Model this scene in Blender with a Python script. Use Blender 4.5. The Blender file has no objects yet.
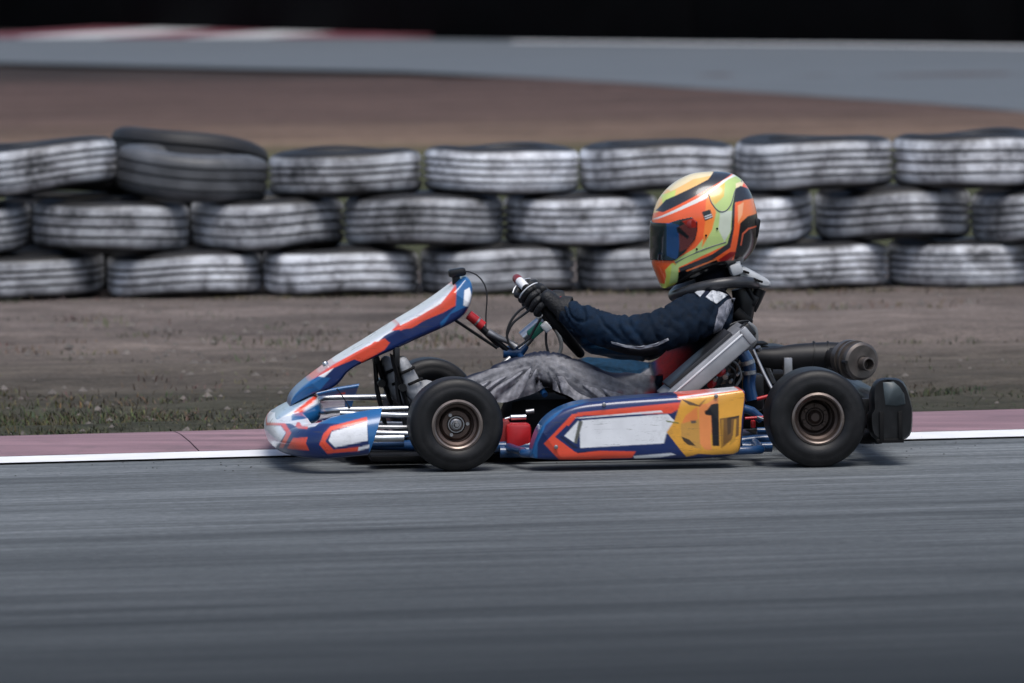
import bpy, bmesh, math, random
from mathutils import Vector, Matrix, noise as mnoise
random.seed(7)
C = bpy.context.scene.collection
PI = math.pi
sin, cos, rad = math.sin, math.cos, math.radians

# ------------------------------------------------------------------ camera
FPX = 344.0 * 24.0                 # focal length in pixels of a 1024 px wide frame
HC = 1.83
CAM = Vector((-0.363, -24.66, HC))
PITCH = math.atan(HC / 24.0) - math.atan((472 - 341.5) / FPX)
ROLL = rad(-0.7)
ROT = Matrix.Rotation(PI / 2 - PITCH, 4, 'X') @ Matrix.Rotation(ROLL, 4, 'Z')
cd = bpy.data.cameras.new('camera')
cam = bpy.data.objects.new('camera', cd)
C.objects.link(cam)
cam.matrix_world = Matrix.Translation(CAM) @ ROT
cd.lens = FPX / 1024 * 36
cd.sensor_width = 36
cd.clip_start = 0.5
cd.clip_end = 2000
cd.dof.use_dof = True
cd.dof.focus_distance = 24.2
cd.dof.aperture_fstop = 5.6
sc = bpy.context.scene
sc.camera = cam

YAW = rad(4.4)
KM = Matrix.Rotation(YAW, 4, 'Z')
KI = KM.inverted()
CL = KI @ CAM
R3 = ROT.to_3x3()
KI3 = KI.to_3x3()
R3I = R3.inverted()


def wray(u, v):
    return R3 @ Vector(((u - 512) / FPX, -(v - 341.5) / FPX, -1))


def P(u, v, y):                    # point of the kart (its own frame) at depth y
    d = KI3 @ wray(u, v)
    t = (y - CL.y) / d.y
    return CL + d * t


def G(u, v, z=0.0):                # point of the ground
    d = wray(u, v)
    return CAM + d * ((z - CAM.z) / d.z)


def px(p):                         # side view coordinates of a livery point
    w = R3I @ (KM @ Vector(p) - CAM)
    return (512 + FPX * w.x / -w.z, 341.5 - FPX * w.y / -w.z)


# ------------------------------------------------------------------ materials
def s2l(c):
    return tuple(((x / 255) / 12.92 if x / 255 <= 0.04045 else ((x / 255 + 0.055) / 1.055) ** 2.4) for x in c)


def newmat(name):
    m = bpy.data.materials.new(name)
    m.use_nodes = True
    nt = m.node_tree
    b = nt.nodes['Principled BSDF']
    return m, nt, b


def mat(name, col, rough=0.5, metal=0.0, var=0.25, scale=30.0, bump=0.0, coat=0.0, stretch=(1, 1, 1), attr=False, dirt=0.0, dirtcol=(0.05, 0.045, 0.04), bscale=None, spec=0.5, scuff=0.0):
    m, nt, b = newmat(name)
    N, L = nt.nodes, nt.links
    tc = N.new('ShaderNodeTexCoord')
    mp = N.new('ShaderNodeMapping')
    mp.inputs['Scale'].default_value = stretch
    L.new(tc.outputs['Object'], mp.inputs['Vector'])
    no = N.new('ShaderNodeTexNoise')
    no.inputs['Scale'].default_value = scale
    no.inputs['Detail'].default_value = 6
    L.new(mp.outputs[0], no.inputs['Vector'])
    mr = N.new('ShaderNodeMapRange')
    mr.inputs['From Min'].default_value = 0.3
    mr.inputs['From Max'].default_value = 0.7
    mr.inputs['To Min'].default_value = 1 - var
    mr.inputs['To Max'].default_value = 1 + var * 0.6
    L.new(no.outputs['Fac'], mr.inputs['Value'])
    mx = N.new('ShaderNodeMix')
    mx.data_type = 'RGBA'
    mx.blend_type = 'MULTIPLY'
    mx.inputs['Factor'].default_value = 1
    if attr:
        at = N.new('ShaderNodeAttribute')
        at.attribute_name = 'Col'
        L.new(at.outputs['Color'], mx.inputs['A'])
    else:
        mx.inputs['A'].default_value = (*col, 1)
    L.new(mr.outputs[0], mx.inputs['B'])
    out = mx.outputs['Result']
    if dirt:
        n2 = N.new('ShaderNodeTexNoise')
        n2.inputs['Scale'].default_value = scale * 0.5
        n2.inputs['Detail'].default_value = 9
        n2.inputs['Roughness'].default_value = 0.75
        L.new(tc.outputs['Object'], n2.inputs['Vector'])
        r2 = N.new('ShaderNodeMapRange')
        r2.inputs['From Min'].default_value = 0.52
        r2.inputs['From Max'].default_value = 0.72
        r2.inputs['To Max'].default_value = dirt
        L.new(n2.outputs['Fac'], r2.inputs['Value'])
        m2 = N.new('ShaderNodeMix')
        m2.data_type = 'RGBA'
        L.new(r2.outputs[0], m2.inputs['Factor'])
        L.new(out, m2.inputs['A'])
        m2.inputs['B'].default_value = (*dirtcol, 1)
        out = m2.outputs['Result']
    if scuff:
        m4 = N.new('ShaderNodeMapping')
        m4.inputs['Scale'].default_value = (5, 5, 55)
        m4.inputs['Rotation'].default_value = (0, 0.12, 0)
        L.new(tc.outputs['Object'], m4.inputs['Vector'])
        n4 = N.new('ShaderNodeTexNoise')
        n4.inputs['Scale'].default_value = 2.2
        n4.inputs['Detail'].default_value = 10
        n4.inputs['Roughness'].default_value = 0.8
        L.new(m4.outputs[0], n4.inputs['Vector'])
        r4 = N.new('ShaderNodeMapRange')
        r4.inputs['From Min'].default_value = 0.57
        r4.inputs['From Max'].default_value = 0.64
        r4.inputs['To Max'].default_value = scuff
        L.new(n4.outputs['Fac'], r4.inputs['Value'])
        m5 = N.new('ShaderNodeMix')
        m5.data_type = 'RGBA'
        L.new(r4.outputs[0], m5.inputs['Factor'])
        L.new(out, m5.inputs['A'])
        m5.inputs['B'].default_value = (0.06, 0.055, 0.05, 1)
        out = m5.outputs['Result']
    L.new(out, b.inputs['Base Color'])
    r3 = N.new('ShaderNodeMapRange')
    r3.inputs['To Min'].default_value = max(0.02, rough * 0.75)
    r3.inputs['To Max'].default_value = min(1, rough * 1.25)
    L.new(no.outputs['Fac'], r3.inputs['Value'])
    L.new(r3.outputs[0], b.inputs['Roughness'])
    b.inputs['Metallic'].default_value = metal
    b.inputs['Coat Weight'].default_value = coat
    b.inputs['Coat Roughness'].default_value = 0.12
    b.inputs['Specular IOR Level'].default_value = spec
    if bump:
        bn = N.new('ShaderNodeTexNoise')
        bn.inputs['Scale'].default_value = bscale or scale * 3
        bn.inputs['Detail'].default_value = 5
        L.new(mp.outputs[0], bn.inputs['Vector'])
        bp = N.new('ShaderNodeBump')
        bp.inputs['Strength'].default_value = bump
        bp.inputs['Distance'].default_value = 0.01
        L.new(bn.outputs['Fac'], bp.inputs['Height'])
        L.new(bp.outputs[0], b.inputs['Normal'])
    return m


M = {}
M['paint'] = mat('livery_paint', None, rough=0.3, attr=True, var=0.12, scale=14, coat=0.5, dirt=0.4, bump=0.04, bscale=12, scuff=0.6)
M['helmet'] = mat('helmet_paint', None, rough=0.25, attr=True, var=0.1, scale=20, coat=0.7, dirt=0.12)
M['visor'] = mat('visor_mirror', None, rough=0.12, attr=True, var=0.1, metal=0.6, coat=1)
M['suit'] = mat('suit_cloth', None, rough=0.85, attr=True, var=0.3, scale=60, bump=0.35, bscale=300, spec=0.2)
M['rubber'] = mat('slick_rubber', (0.0065, 0.0065, 0.0075), rough=0.48, var=0.5, scale=25, bump=0.06, bscale=260, spec=0.34, dirt=0.5, dirtcol=(0.022, 0.021, 0.02))
M['black'] = mat('black_plastic', (0.007, 0.0075, 0.009), rough=0.38, var=0.3, scale=20, spec=0.35, dirt=0.4, dirtcol=(0.03, 0.03, 0.03))
M['blackmatt'] = mat('black_matt', (0.0045, 0.0045, 0.005), rough=0.7, var=0.4, spec=0.2, dirt=0.4, dirtcol=(0.02, 0.019, 0.018))
M['glove'] = mat('glove_leather', (0.006, 0.0065, 0.008), rough=0.6, var=0.3, bump=0.4, bscale=150)
M['bronze'] = mat('bronze_rim', (0.105, 0.075, 0.064), rough=0.42, metal=0.75, var=0.35, scale=30, dirt=0.5)
M['darkrim'] = mat('dark_bronze_rim', (0.09, 0.065, 0.055), rough=0.5, metal=0.6, var=0.4, scale=30, dirt=0.5)
M['rimlip'] = mat('rim_lip', (0.22, 0.18, 0.16), rough=0.35, metal=0.8, var=0.3)
M['chrome'] = mat('bright_steel', (0.50, 0.52, 0.55), rough=0.3, metal=1.0, var=0.2)
M['steel'] = mat('dull_steel', (0.35, 0.35, 0.36), rough=0.4, metal=0.9, var=0.3, dirt=0.4)
M['alu'] = mat('radiator_aluminium', (0.30, 0.31, 0.33), rough=0.5, metal=0.55, var=0.2, scale=20, dirt=0.3)
M['alulight'] = mat('bright_edge_aluminium', (0.75, 0.76, 0.78), rough=0.4, metal=0.4, var=0.1)
M['blue'] = mat('blue_frame_paint', (0.01, 0.055, 0.16), rough=0.3, coat=0.4, var=0.25, dirt=0.4)
M['red'] = mat('red_anodised', (0.45, 0.015, 0.02), rough=0.35, var=0.25, dirt=0.4)
M['darkred'] = mat('dark_red_paint', (0.22, 0.015, 0.015), rough=0.45, var=0.3, dirt=0.5)
M['white'] = mat('white_plastic', (0.75, 0.75, 0.76), rough=0.4, var=0.15, dirt=0.2)
M['exhaust'] = mat('sooty_exhaust', (0.012, 0.0115, 0.013), rough=0.5, metal=0.3, var=0.5, scale=18, dirt=0.5, dirtcol=(0.02, 0.018, 0.017))
M['muffler'] = mat('muffler_steel', (0.15, 0.132, 0.122), rough=0.42, metal=0.75, var=0.4, scale=25, dirt=0.4)
M['green'] = mat('green_plate', (0.02, 0.20, 0.13), rough=0.4, var=0.2)
M['hose'] = mat('hose_rubber', (0.02, 0.02, 0.022), rough=0.45, var=0.2)
M['cable'] = mat('cable_grey', (0.16, 0.165, 0.17), rough=0.4, var=0.2)
M['seat'] = mat('seat_fibreglass', (0.014, 0.015, 0.018), rough=0.4, var=0.4, scale=20)
M['braceg'] = mat('brace_carbon_grey', (0.03, 0.031, 0.035), rough=0.35, var=0.3)
M['braceplate'] = mat('brace_light_grey', (0.42, 0.44, 0.46), rough=0.45, var=0.2, dirt=0.3)
M['boot'] = mat('boot_leather', None, rough=0.6, attr=True, var=0.3, scale=40, bump=0.3, bscale=120, dirt=0.4)


# ------------------------------------------------------------------ mesh tools
def link(name, verts, faces, m=None, parent=None, smooth=True, cols=None, sharp=38, fm=None, mats=None):
    me = bpy.data.meshes.new(name)
    me.from_pydata([tuple(v) for v in verts], [], faces)
    o = bpy.data.objects.new(name, me)
    C.objects.link(o)
    for k in (mats or ([m] if m else [])):
        me.materials.append(k)
    if fm:
        me.polygons.foreach_set('material_index', fm)
    if smooth:
        me.polygons.foreach_set('use_smooth', [True] * len(me.polygons))
        if sharp:
            me.set_sharp_from_angle(angle=rad(sharp))
    if cols is not None:
        a = me.color_attributes.new('Col', 'FLOAT_COLOR', 'POINT')
        flat = []
        for c in cols:
            flat.extend((c[0], c[1], c[2], 1.0))
        a.data.foreach_set('color', flat)
    if parent:
        o.parent = parent
    me.validate()
    return o


class MB:
    def __init__(s):
        s.v, s.f, s.m, s.c = [], [], [], []

    def add(s, vs, fs, mi=0, col=None):
        b = len(s.v)
        s.v += [Vector(v) for v in vs]
        s.f += [tuple(b + i for i in f) for f in fs]
        s.m += [mi] * len(fs)
        if col is not None:
            s.c += [col] * len(vs)
        return s

    def box(s, c, size, R=None, mi=0, bev=0.1):
        hx, hy, hz = [a / 2 for a in size]
        k = min(hx, hy, hz) * 2 * bev
        bm = bmesh.new()
        bmesh.ops.create_cube(bm, size=1)
        for v in bm.verts:
            v.co = Vector((v.co.x * size[0], v.co.y * size[1], v.co.z * size[2]))
        if bev:
            bmesh.ops.bevel(bm, geom=list(bm.edges), offset=k, segments=2, affect='EDGES', profile=0.5)
        c = Vector(c)
        bm.verts.index_update()
        vs = [(R @ v.co if R else v.co) + c for v in bm.verts]
        s.add(vs, [[v.index for v in f.verts] for f in bm.faces], mi)
        bm.free()
        return s

    def tube(s, pts, r, n=12, mi=0, cap=True, sub=0, flat=1.0):
        pts = [Vector(p) for p in pts]
        rs = list(r) if isinstance(r, (list, tuple)) else [r] * len(pts)
        if sub:
            np_, nr = [], []
            for i in range(len(pts) - 1):
                p0, p1, p2, p3 = pts[max(i - 1, 0)], pts[i], pts[i + 1], pts[min(i + 2, len(pts) - 1)]
                for k in range(sub):
                    t = k / sub
                    np_.append(0.5 * ((2 * p1) + (p2 - p0) * t + (2 * p0 - 5 * p1 + 4 * p2 - p3) * t * t + (3 * p1 - p0 - 3 * p2 + p3) * t ** 3))
                    nr.append(rs[i] * (1 - t) + rs[i + 1] * t)
            np_.append(pts[-1])
            nr.append(rs[-1])
            pts, rs = np_, nr
        T = []
        for i in range(len(pts)):
            T.append((pts[min(i + 1, len(pts) - 1)] - pts[max(i - 1, 0)]).normalized())
        ref = Vector((0, 1, 0)) if abs(T[0].y) < 0.8 else Vector((0, 0, 1))
        a = T[0].cross(ref).normalized()
        vs = []
        for i, p in enumerate(pts):
            a = (a - T[i] * a.dot(T[i])).normalized()
            b = T[i].cross(a)
            for k in range(n):
                th = 2 * PI * k / n
                vs.append(p + (a * cos(th) + b * sin(th) * flat) * rs[i])
        fs = []
        for i in range(len(pts) - 1):
            for k in range(n):
                k2 = (k + 1) % n
                fs.append((i * n + k, i * n + k2, (i + 1) * n + k2, (i + 1) * n + k))
        if cap:
            fs.append(tuple(range(n))[::-1])
            e = (len(pts) - 1) * n
            fs.append(tuple(e + k for k in range(n)))
        s.add(vs, fs, mi)
        return s

    def lathe(s, prof, c, axis=(0, 1, 0), n=48, mi=0, closed=False, cap=True):
        ax = Vector(axis).normalized()
        ref = Vector((0, 0, 1)) if abs(ax.z) < 0.9 else Vector((1, 0, 0))
        a = ax.cross(ref).normalized()
        b = ax.cross(a)
        c = Vector(c)
        vs = []
        for (t, r) in prof:
            for k in range(n):
                th = 2 * PI * k / n
                vs.append(c + ax * t + (a * cos(th) + b * sin(th)) * r)
        m = len(prof)
        fs = []
        for i in range(m if closed else m - 1):
            j = (i + 1) % m
            for k in range(n):
                k2 = (k + 1) % n
                fs.append((i * n + k, i * n + k2, j * n + k2, j * n + k))
        if not closed and cap:
            if prof[0][1] > 1e-5:
                fs.append(tuple(range(n))[::-1])
            if prof[-1][1] > 1e-5:
                fs.append(tuple((m - 1) * n + k for k in range(n)))
        s.add(vs, fs, mi)
        return s

    def extr(s, poly, y0, y1, mi=0):       # poly of (x,z), extruded along y
        n = len(poly)
        vs = [(p[0], y0, p[1]) for p in poly] + [(p[0], y1, p[1]) for p in poly]
        fs = [tuple(range(n)), tuple(range(2 * n - 1, n - 1, -1))]
        for i in range(n):
            j = (i + 1) % n
            fs.append((i, i + n, j + n, j))
        s.add(vs, fs, mi)
        return s

    def build(s, name, m=None, parent=None, **k):
        if isinstance(m, (list, tuple)):
            k['mats'] = list(m)
            k['fm'] = s.m
            m = None
        bm = None
        o = link(name, s.v, s.f, m, parent, **k)
        bm = bmesh.new()
        bm.from_mesh(o.data)
        bmesh.ops.recalc_face_normals(bm, faces=list(bm.faces))
        bm.to_mesh(o.data)
        bm.free()
        if k.get('smooth', True) and k.get('sharp', 38):
            o.data.set_sharp_from_angle(angle=rad(k.get('sharp', 38)))
        return o


def resample(pts, n):
    pts = [tuple(p) for p in pts]
    d = [0]
    for a, b in zip(pts, pts[1:]):
        d.append(d[-1] + math.dist(a, b))
    out, j = [], 0
    for i in range(n):
        t = d[-1] * i / (n - 1)
        while j < len(d) - 2 and d[j + 1] < t:
            j += 1
        w = (t - d[j]) / max(1e-9, d[j + 1] - d[j])
        out.append(tuple(a + (b - a) * w for a, b in zip(pts[j], pts[j + 1])))
    return out


def smoothpts(pts, it=3):
    pts = [tuple(p) for p in pts]
    for _ in range(it):
        q = [pts[0]]
        for a, b in zip(pts, pts[1:]):
            q.append(tuple(x * .75 + y * .25 for x, y in zip(a, b)))
            q.append(tuple(x * .25 + y * .75 for x, y in zip(a, b)))
        q.append(pts[-1])
        pts = q
    return pts


def interp(tab, t):
    if t <= tab[0][0]:
        return tab[0][1]
    for (a, x), (b, y) in zip(tab, tab[1:]):
        if t <= b:
            return x + (y - x) * (t - a) / (b - a)
    return tab[-1][1]


def inpoly(x, y, poly):
    c = False
    j = len(poly) - 1
    for i in range(len(poly)):
        xi, yi = poly[i]
        xj, yj = poly[j]
        if (yi > y) != (yj > y) and x < (xj - xi) * (y - yi) / (yj - yi) + xi:
            c = not c
        j = i
    return c


def paintfn(layers, base):
    L = []
    for col, poly in layers:
        xs = [p[0] for p in poly]
        ys = [p[1] for p in poly]
        L.append((s2l(col), poly, min(xs), max(xs), min(ys), max(ys)))
    b = s2l(base)

    LR = L[::-1]

    def one(u, v):
        for c, poly, x0, x1, y0, y1 in LR:
            if x0 <= u <= x1 and y0 <= v <= y1 and inpoly(u, v, poly):
                return c
        return b

    def f(u, v):                     # average of the cells round the point: clean paint edges
        a0, a1, a2 = one(u - .4, v - .15), one(u + .15, v - .4), one(u, v)
        a3, a4 = one(u + .4, v + .15), one(u - .15, v + .4)
        if a0 is a1 is a2 is a3 is a4:
            return a2
        return tuple((p + q + r + s + t) / 5 for p, q, r, s, t in zip(a0, a1, a2, a3, a4))
    return f


def profile(n, e, asp=1.0):          # superellipse outline, even along its length; asp = half width / half height
    pts = []
    for k in range(721):
        th = 2 * PI * k / 720
        c_, s_ = cos(th), sin(th)
        pts.append((math.copysign(abs(c_) ** e, c_), math.copysign(abs(s_) ** e, s_)))
    sc_ = [(p[0] * asp, p[1]) for p in pts]
    rs = resample(sc_, n + 1)[:-1]
    return [(p[0] / asp, p[1]) for p in rs]


def loft(name, top, bot, width, yc, ns, nc, e, m, parent, paint=None, endround=0.03, pix=True, asp=1.0, thick=None):
    """top / bot: outlines in (x,z); width(t) half width; rounded at both ends"""
    T, B = resample(smoothpts(top), ns), resample(smoothpts(bot), ns)
    prof = profile(nc, e, asp)
    vs, fs = [], []
    for i in range(ns):
        t = i / (ns - 1)
        k = min(1, t / endround, (1 - t) / endround) if endround else 1
        k = math.sqrt(max(0.02, 1 - (1 - k) ** 2))
        tx, tz = T[i]
        bx_, bz = B[i]
        mx, mz, hx, hz = (tx + bx_) / 2, (tz + bz) / 2, (tx - bx_) / 2, (tz - bz) / 2
        w = width(t)
        kk = 0.5 + 0.5 * k
        for (a, b) in prof:
            vs.append(Vector((mx + hx * b * kk, yc(t) + w * a * kk if callable(yc) else yc + w * a * kk, mz + hz * b * kk)))
    for i in range(ns - 1):
        for k in range(nc):
            k2 = (k + 1) % nc
            fs.append((i * nc + k, i * nc + k2, (i + 1) * nc + k2, (i + 1) * nc + k))
    fs.append(tuple(range(nc))[::-1])
    fs.append(tuple((ns - 1) * nc + k for k in range(nc)))
    return vs, fs


def skin(name, pts, edges, radii, sub=2, root=0):
    me = bpy.data.meshes.new(name)
    bm = bmesh.new()
    lay = bm.verts.layers.skin.verify()
    vs = [bm.verts.new(p) for p in pts]
    for a, b in edges:
        bm.edges.new((vs[a], vs[b]))
    for i, v in enumerate(vs):
        r = radii[i]
        v[lay].radius = r if isinstance(r, tuple) else (r, r)
        v[lay].use_root = (i == root)
    bm.to_mesh(me)
    bm.free()
    o = bpy.data.objects.new(name, me)
    C.objects.link(o)
    md = o.modifiers.new('s', 'SKIN')
    md.use_smooth_shade = True
    md.branch_smoothing = 0.6
    sd = o.modifiers.new('d', 'SUBSURF')
    sd.levels = sub
    sd.render_levels = sub
    dg = bpy.context.evaluated_depsgraph_get()
    dg.update()
    nm = bpy.data.meshes.new_from_object(o.evaluated_get(dg))
    bpy.data.objects.remove(o)
    bpy.data.meshes.remove(me)
    vs = [v.co.copy() for v in nm.vertices]
    fs = [tuple(p.vertices) for p in nm.polygons]
    bpy.data.meshes.remove(nm)
    return vs, fs


def tag(o, label=None, cat=None, group=None, kind=None):
    if label:
        o['label'] = label
    if cat:
        o['category'] = cat
    if group:
        o['group'] = group
    if kind:
        o['kind'] = kind
    return o


def empty(name, parent=None, mw=None):
    o = bpy.data.objects.new(name, None)
    C.objects.link(o)
    o.empty_display_size = 0.1
    if mw:
        o.matrix_world = mw
    if parent:
        o.parent = parent
    return o


def copy_tree(o, parent=None):
    c = o.copy()
    C.objects.link(c)
    c.parent = parent
    for ch in [x for x in bpy.data.objects if x.parent == o]:
        copy_tree(ch, c)
    return c


def Z(ox, oy, s, pts):             # points read off an enlarged crop of the livery
    return [(ox + x / s, oy + y / s) for x, y in pts]


# colours of the livery
ORANGE, BLUE, MID, WHITE, YEL = (224, 78, 52), (12, 38, 92), (24, 92, 148), (228, 230, 234), (222, 160, 58)
NAVY, BLACK = (14, 24, 58), (10, 10, 12)

# ================================================================== KART
kart = empty('go_kart', mw=KM.copy())
tag(kart, 'blue, orange and white racing go-kart with number 1 side pod, driven on the asphalt', 'go-kart')

# ---- wheels
def make_wheel(R_, w, rimr, rimmat, front):
    root = empty('wheel', kart)
    # local: axis y, outer face at -w/2
    b = MB()
    h = w / 2
    pr = [(-h * 0.80, rimr), (-h * 0.92, rimr + 0.010), (-h * 1.0, rimr + 0.024), (-h * 1.0, rimr + (R_ - rimr) * 0.52)]
    sh = 0.024
    for k in range(9):
        th = PI / 2 * k / 8
        pr.append((-h + sh * 0.9 * (1 - cos(th)) + 0.002, R_ - sh * 1.2 + sh * 1.2 * sin(th)))
    pr += [(-h * 0.3, R_ + 0.0005), (0, R_ + 0.001)]
    pr += [(-t, r) for t, r in pr[:-1][::-1]]
    pr += [(h * 0.72, rimr - 0.003), (-h * 0.72, rimr - 0.003)]
    b.lathe(pr, (0, 0, 0), (0, 1, 0), 96, closed=True)
    b.build('tyre', M['rubber'], root, sharp=50)
    # rim
    r = MB()
    r.lathe([(-h * 0.90, rimr - 0.004), (-h * 0.93, rimr), (-h * 0.90, rimr + 0.006), (-h * 0.82, rimr + 0.007), (-h * 0.80, rimr + 0.001), (-h * 0.86, rimr - 0.006)], (0, 0, 0), (0, 1, 0), 64, mi=1, closed=True)
    ri = rimr - 0.006
    dep = -h * 0.25 if front else h * 0.1
    pf = [(-h * 0.88, ri), (-h * 0.6, ri - 0.004), (-h * 0.55, ri - 0.011), (dep - 0.004, ri - 0.013), (dep, ri - 0.020)]
    pf += [(dep - 0.006, 0.046), (dep - 0.012, 0.040), (dep - 0.012, 0.028), (dep - 0.004, 0.026), (dep - 0.004, 0.020), (dep - 0.004, 0.0)]
    pf = [p for p in pf]
    r.lathe(pf, (0, 0, 0), (0, 1, 0), 64, mi=0, cap=False)
    r.lathe([(dep + 0.01, ri - 0.001), (h * 0.88, ri - 0.001), (h * 0.9, ri + 0.008), (h * 0.86, ri + 0.008)], (0, 0, 0), (0, 1, 0), 48, mi=0, cap=False)
    ro = r.build('rim', [rimmat, M['rimlip']], root, sharp=30)
    # spoke-like webs and studs
    hb = MB()
    for k in range(3 if front else 6):
        th = 2 * PI * k / (3 if front else 6) + 0.4
        p = Vector((cos(th) * 0.033, dep - 0.014, sin(th) * 0.033))
        hb.lathe([(-0.006, 0.0), (-0.006, 0.0055), (0.0, 0.0065), (0.004, 0.0065)], p, (0, 1, 0), 6)
    if front:
        hb.lathe([(-0.034, 0.0), (-0.034, 0.006), (-0.026, 0.009), (-0.026, 0.0125), (-0.012, 0.0125), (-0.010, 0.017), (-0.002, 0.018)], (0, dep, 0), (0, 1, 0), 24)
        hb.lathe([(-0.012, 0.021), (-0.012, 0.024), (0, 0.025), (0, 0.021)], (0, dep - 0.002, 0), (0, 1, 0), 32, closed=True)
        hb.build('hub', M['steel'], root)
    else:
        hb.lathe([(-0.03, 0.0), (-0.03, 0.012), (-0.022, 0.020), (0, 0.022)], (0, dep, 0), (0, 1, 0), 24)
        hb.lathe([(-0.012, 0.021), (-0.012, 0.024), (0, 0.025), (0, 0.021)], (0, dep - 0.002, 0), (0, 1, 0), 32, closed=True)
        hb.build('hub', M['darkrim'], root)
    # ridge steps on the dish
    for rr_ in ((0.052, 0.046) if front else (0.054,)):
        pass
    return root


RF, RR = 0.137, 0.143
wf = P(456.5, 426, -0.60)
wr = P(818.5, 420, -0.69)
w1 = make_wheel(RF, 0.13, 0.069, M['bronze'], True)
w1.location = (wf.x, -0.535, RF)
w1.rotation_euler = (0, rad(20), rad(3))
w1['label'] = 'near front wheel with narrow slick tyre and bronze rim'
w2 = copy_tree(w1, kart)
w2.location = (wf.x - 0.012, 0.40, RF)
w2.rotation_euler = (0, rad(50), rad(180 + 6))
w2['label'] = 'far front wheel partly hidden behind the near one'
w3 = make_wheel(RR, 0.20, 0.071, M['darkrim'], False)
w3.location = (wr.x, -0.59, RR)
w3['label'] = 'near rear wheel with wide slick tyre and dark rim'
w4 = copy_tree(w3, kart)
w4.location = (wr.x, 0.56, RR)
w4.rotation_euler = (0, 0.5, PI)
w4['label'] = 'far rear wheel on the other end of the axle'
XF, XR = wf.x, wr.x

# ---- chassis frame
b = MB()
zc = 0.052
for s in (-1, 1):
    b.tube([(XF - 0.30, s * 0.14, 0.055), (XF - 0.12, s * 0.20, zc), (XF + 0.05, s * 0.30, zc), (XF + 0.35, s * 0.34, zc), (XR - 0.25, s * 0.33, zc), (XR - 0.12, s * 0.32, 0.06), (XR + 0.14, s * 0.31, 0.062)], 0.016, 12, sub=6)
    b.tube([(XF + 0.0, s * 0.30, zc), (XF - 0.01, s * 0.42, 0.10)], 0.016, 12)          # stub arm
b.tube([(XF - 0.30, -0.15, 0.055), (XF - 0.31, 0, 0.055), (XF - 0.30, 0.15, 0.055)], 0.016, 12, sub=4)
b.tube([(XF + 0.03, -0.30, zc), (XF + 0.03, 0.30, zc)], 0.016, 12)
b.tube([(XR - 0.22, -0.33, zc), (XR - 0.22, 0.33, zc)], 0.015, 12)
b.tube([(XR + 0.13, -0.32, 0.062), (XR + 0.13, 0.32, 0.062)], 0.015, 12)
for s in (-1, 1):                                                   # side pod nerf bars
    b.tube([(XF + 0.17, s * 0.32, zc), (XF + 0.20, s * 0.50, 0.050), (XF + 0.26, s * 0.57, 0.048), (XR - 0.22, s * 0.59, 0.048), (XR - 0.16, s * 0.52, 0.050), (XR - 0.15, s * 0.33, zc)], 0.0125, 12, sub=5)
b.build('chassis_frame', M['blue'], kart)
b = MB()
b.tube([(XR, -0.53, RR), (XR, 0.51, RR)], 0.020, 20)
b.build('rear_axle', M['steel'], kart)
b = MB()
poly = [(XF - 0.29, 0.028), (XR - 0.34, 0.028), (XR - 0.34, 0.034), (XF - 0.29, 0.034)]
b.extr(poly, -0.27, 0.27)
b.build('floor_pan', M['blackmatt'], kart, smooth=False)

# ---- front nose bumper: a horseshoe shell in plan, with its livery
CR7 = lambda pts: Z(260, 380, 7.59, pts)
nose_layers = [
    (MID, CR7([(0, 430), (900, 430), (900, 700), (0, 700)])),
    (BLUE, CR7([(0, 330), (1000, 330), (1000, 600), (0, 600)])),
    (WHITE, CR7([(0, 0), (560, 0), (600, 270), (480, 300), (420, 350), (310, 370), (230, 330), (0, 330)])),
    (MID, CR7([(240, 230), (480, 190), (600, 240), (500, 270), (240, 310)])),
    (ORANGE, CR7([(270, 235), (430, 100), (450, 125), (300, 245)])),
    (ORANGE, CR7([(280, 320), (300, 320), (320, 350), (365, 352), (360, 372), (290, 368), (270, 350)])),
    (ORANGE, CR7([(40, 322), (190, 328), (238, 400), (175, 515), (145, 515), (200, 400), (160, 345), (40, 342)])),
    (WHITE, CR7([(0, 346), (155, 348), (196, 400), (140, 490), (118, 512), (0, 500)])),
    (ORANGE, CR7([(250, 442), (362, 434), (348, 480), (374, 535), (205, 520)])),
    (ORANGE, CR7([(535, 352), (815, 278), (818, 310), (545, 385), (495, 465), (560, 530), (760, 505), (755, 540), (510, 560), (450, 490), (480, 410)])),
    (MID, CR7([(800, 225), (900, 190), (900, 560), (828, 560), (815, 300)])),
    (WHITE, CR7([(545, 392), (812, 318), (818, 460), (570, 512), (520, 462)])),
    (WHITE, CR7([(750, 510), (830, 492), (830, 515), (740, 540)])),
]
pn = paintfn(nose_layers, MID)
end = P(373.5, 430, -0.60)
tipx = P(268, 435, -0.25).x + 0.022
x0 = end.x
path = smoothpts([(x0, -0.60), (x0 - 0.09, -0.605), (x0 - 0.17, -0.585), (tipx + 0.045, -0.51), (tipx + 0.012, -0.38), (tipx, -0.20), (tipx - 0.004, 0.0)], 4)
half = path
full = half + [(x, -y) for x, y in half[::-1][1:]]
NS = 1000
full = resample(full, NS)
zt_tab = [(0.0, 0.190), (0.05, 0.174), (0.09, 0.164), (0.14, 0.148), (0.22, 0.138), (0.32, 0.150), (0.40, 0.156), (0.5, 0.160)]
vs, fs, cols = [], [], []
NPn = 84
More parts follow.
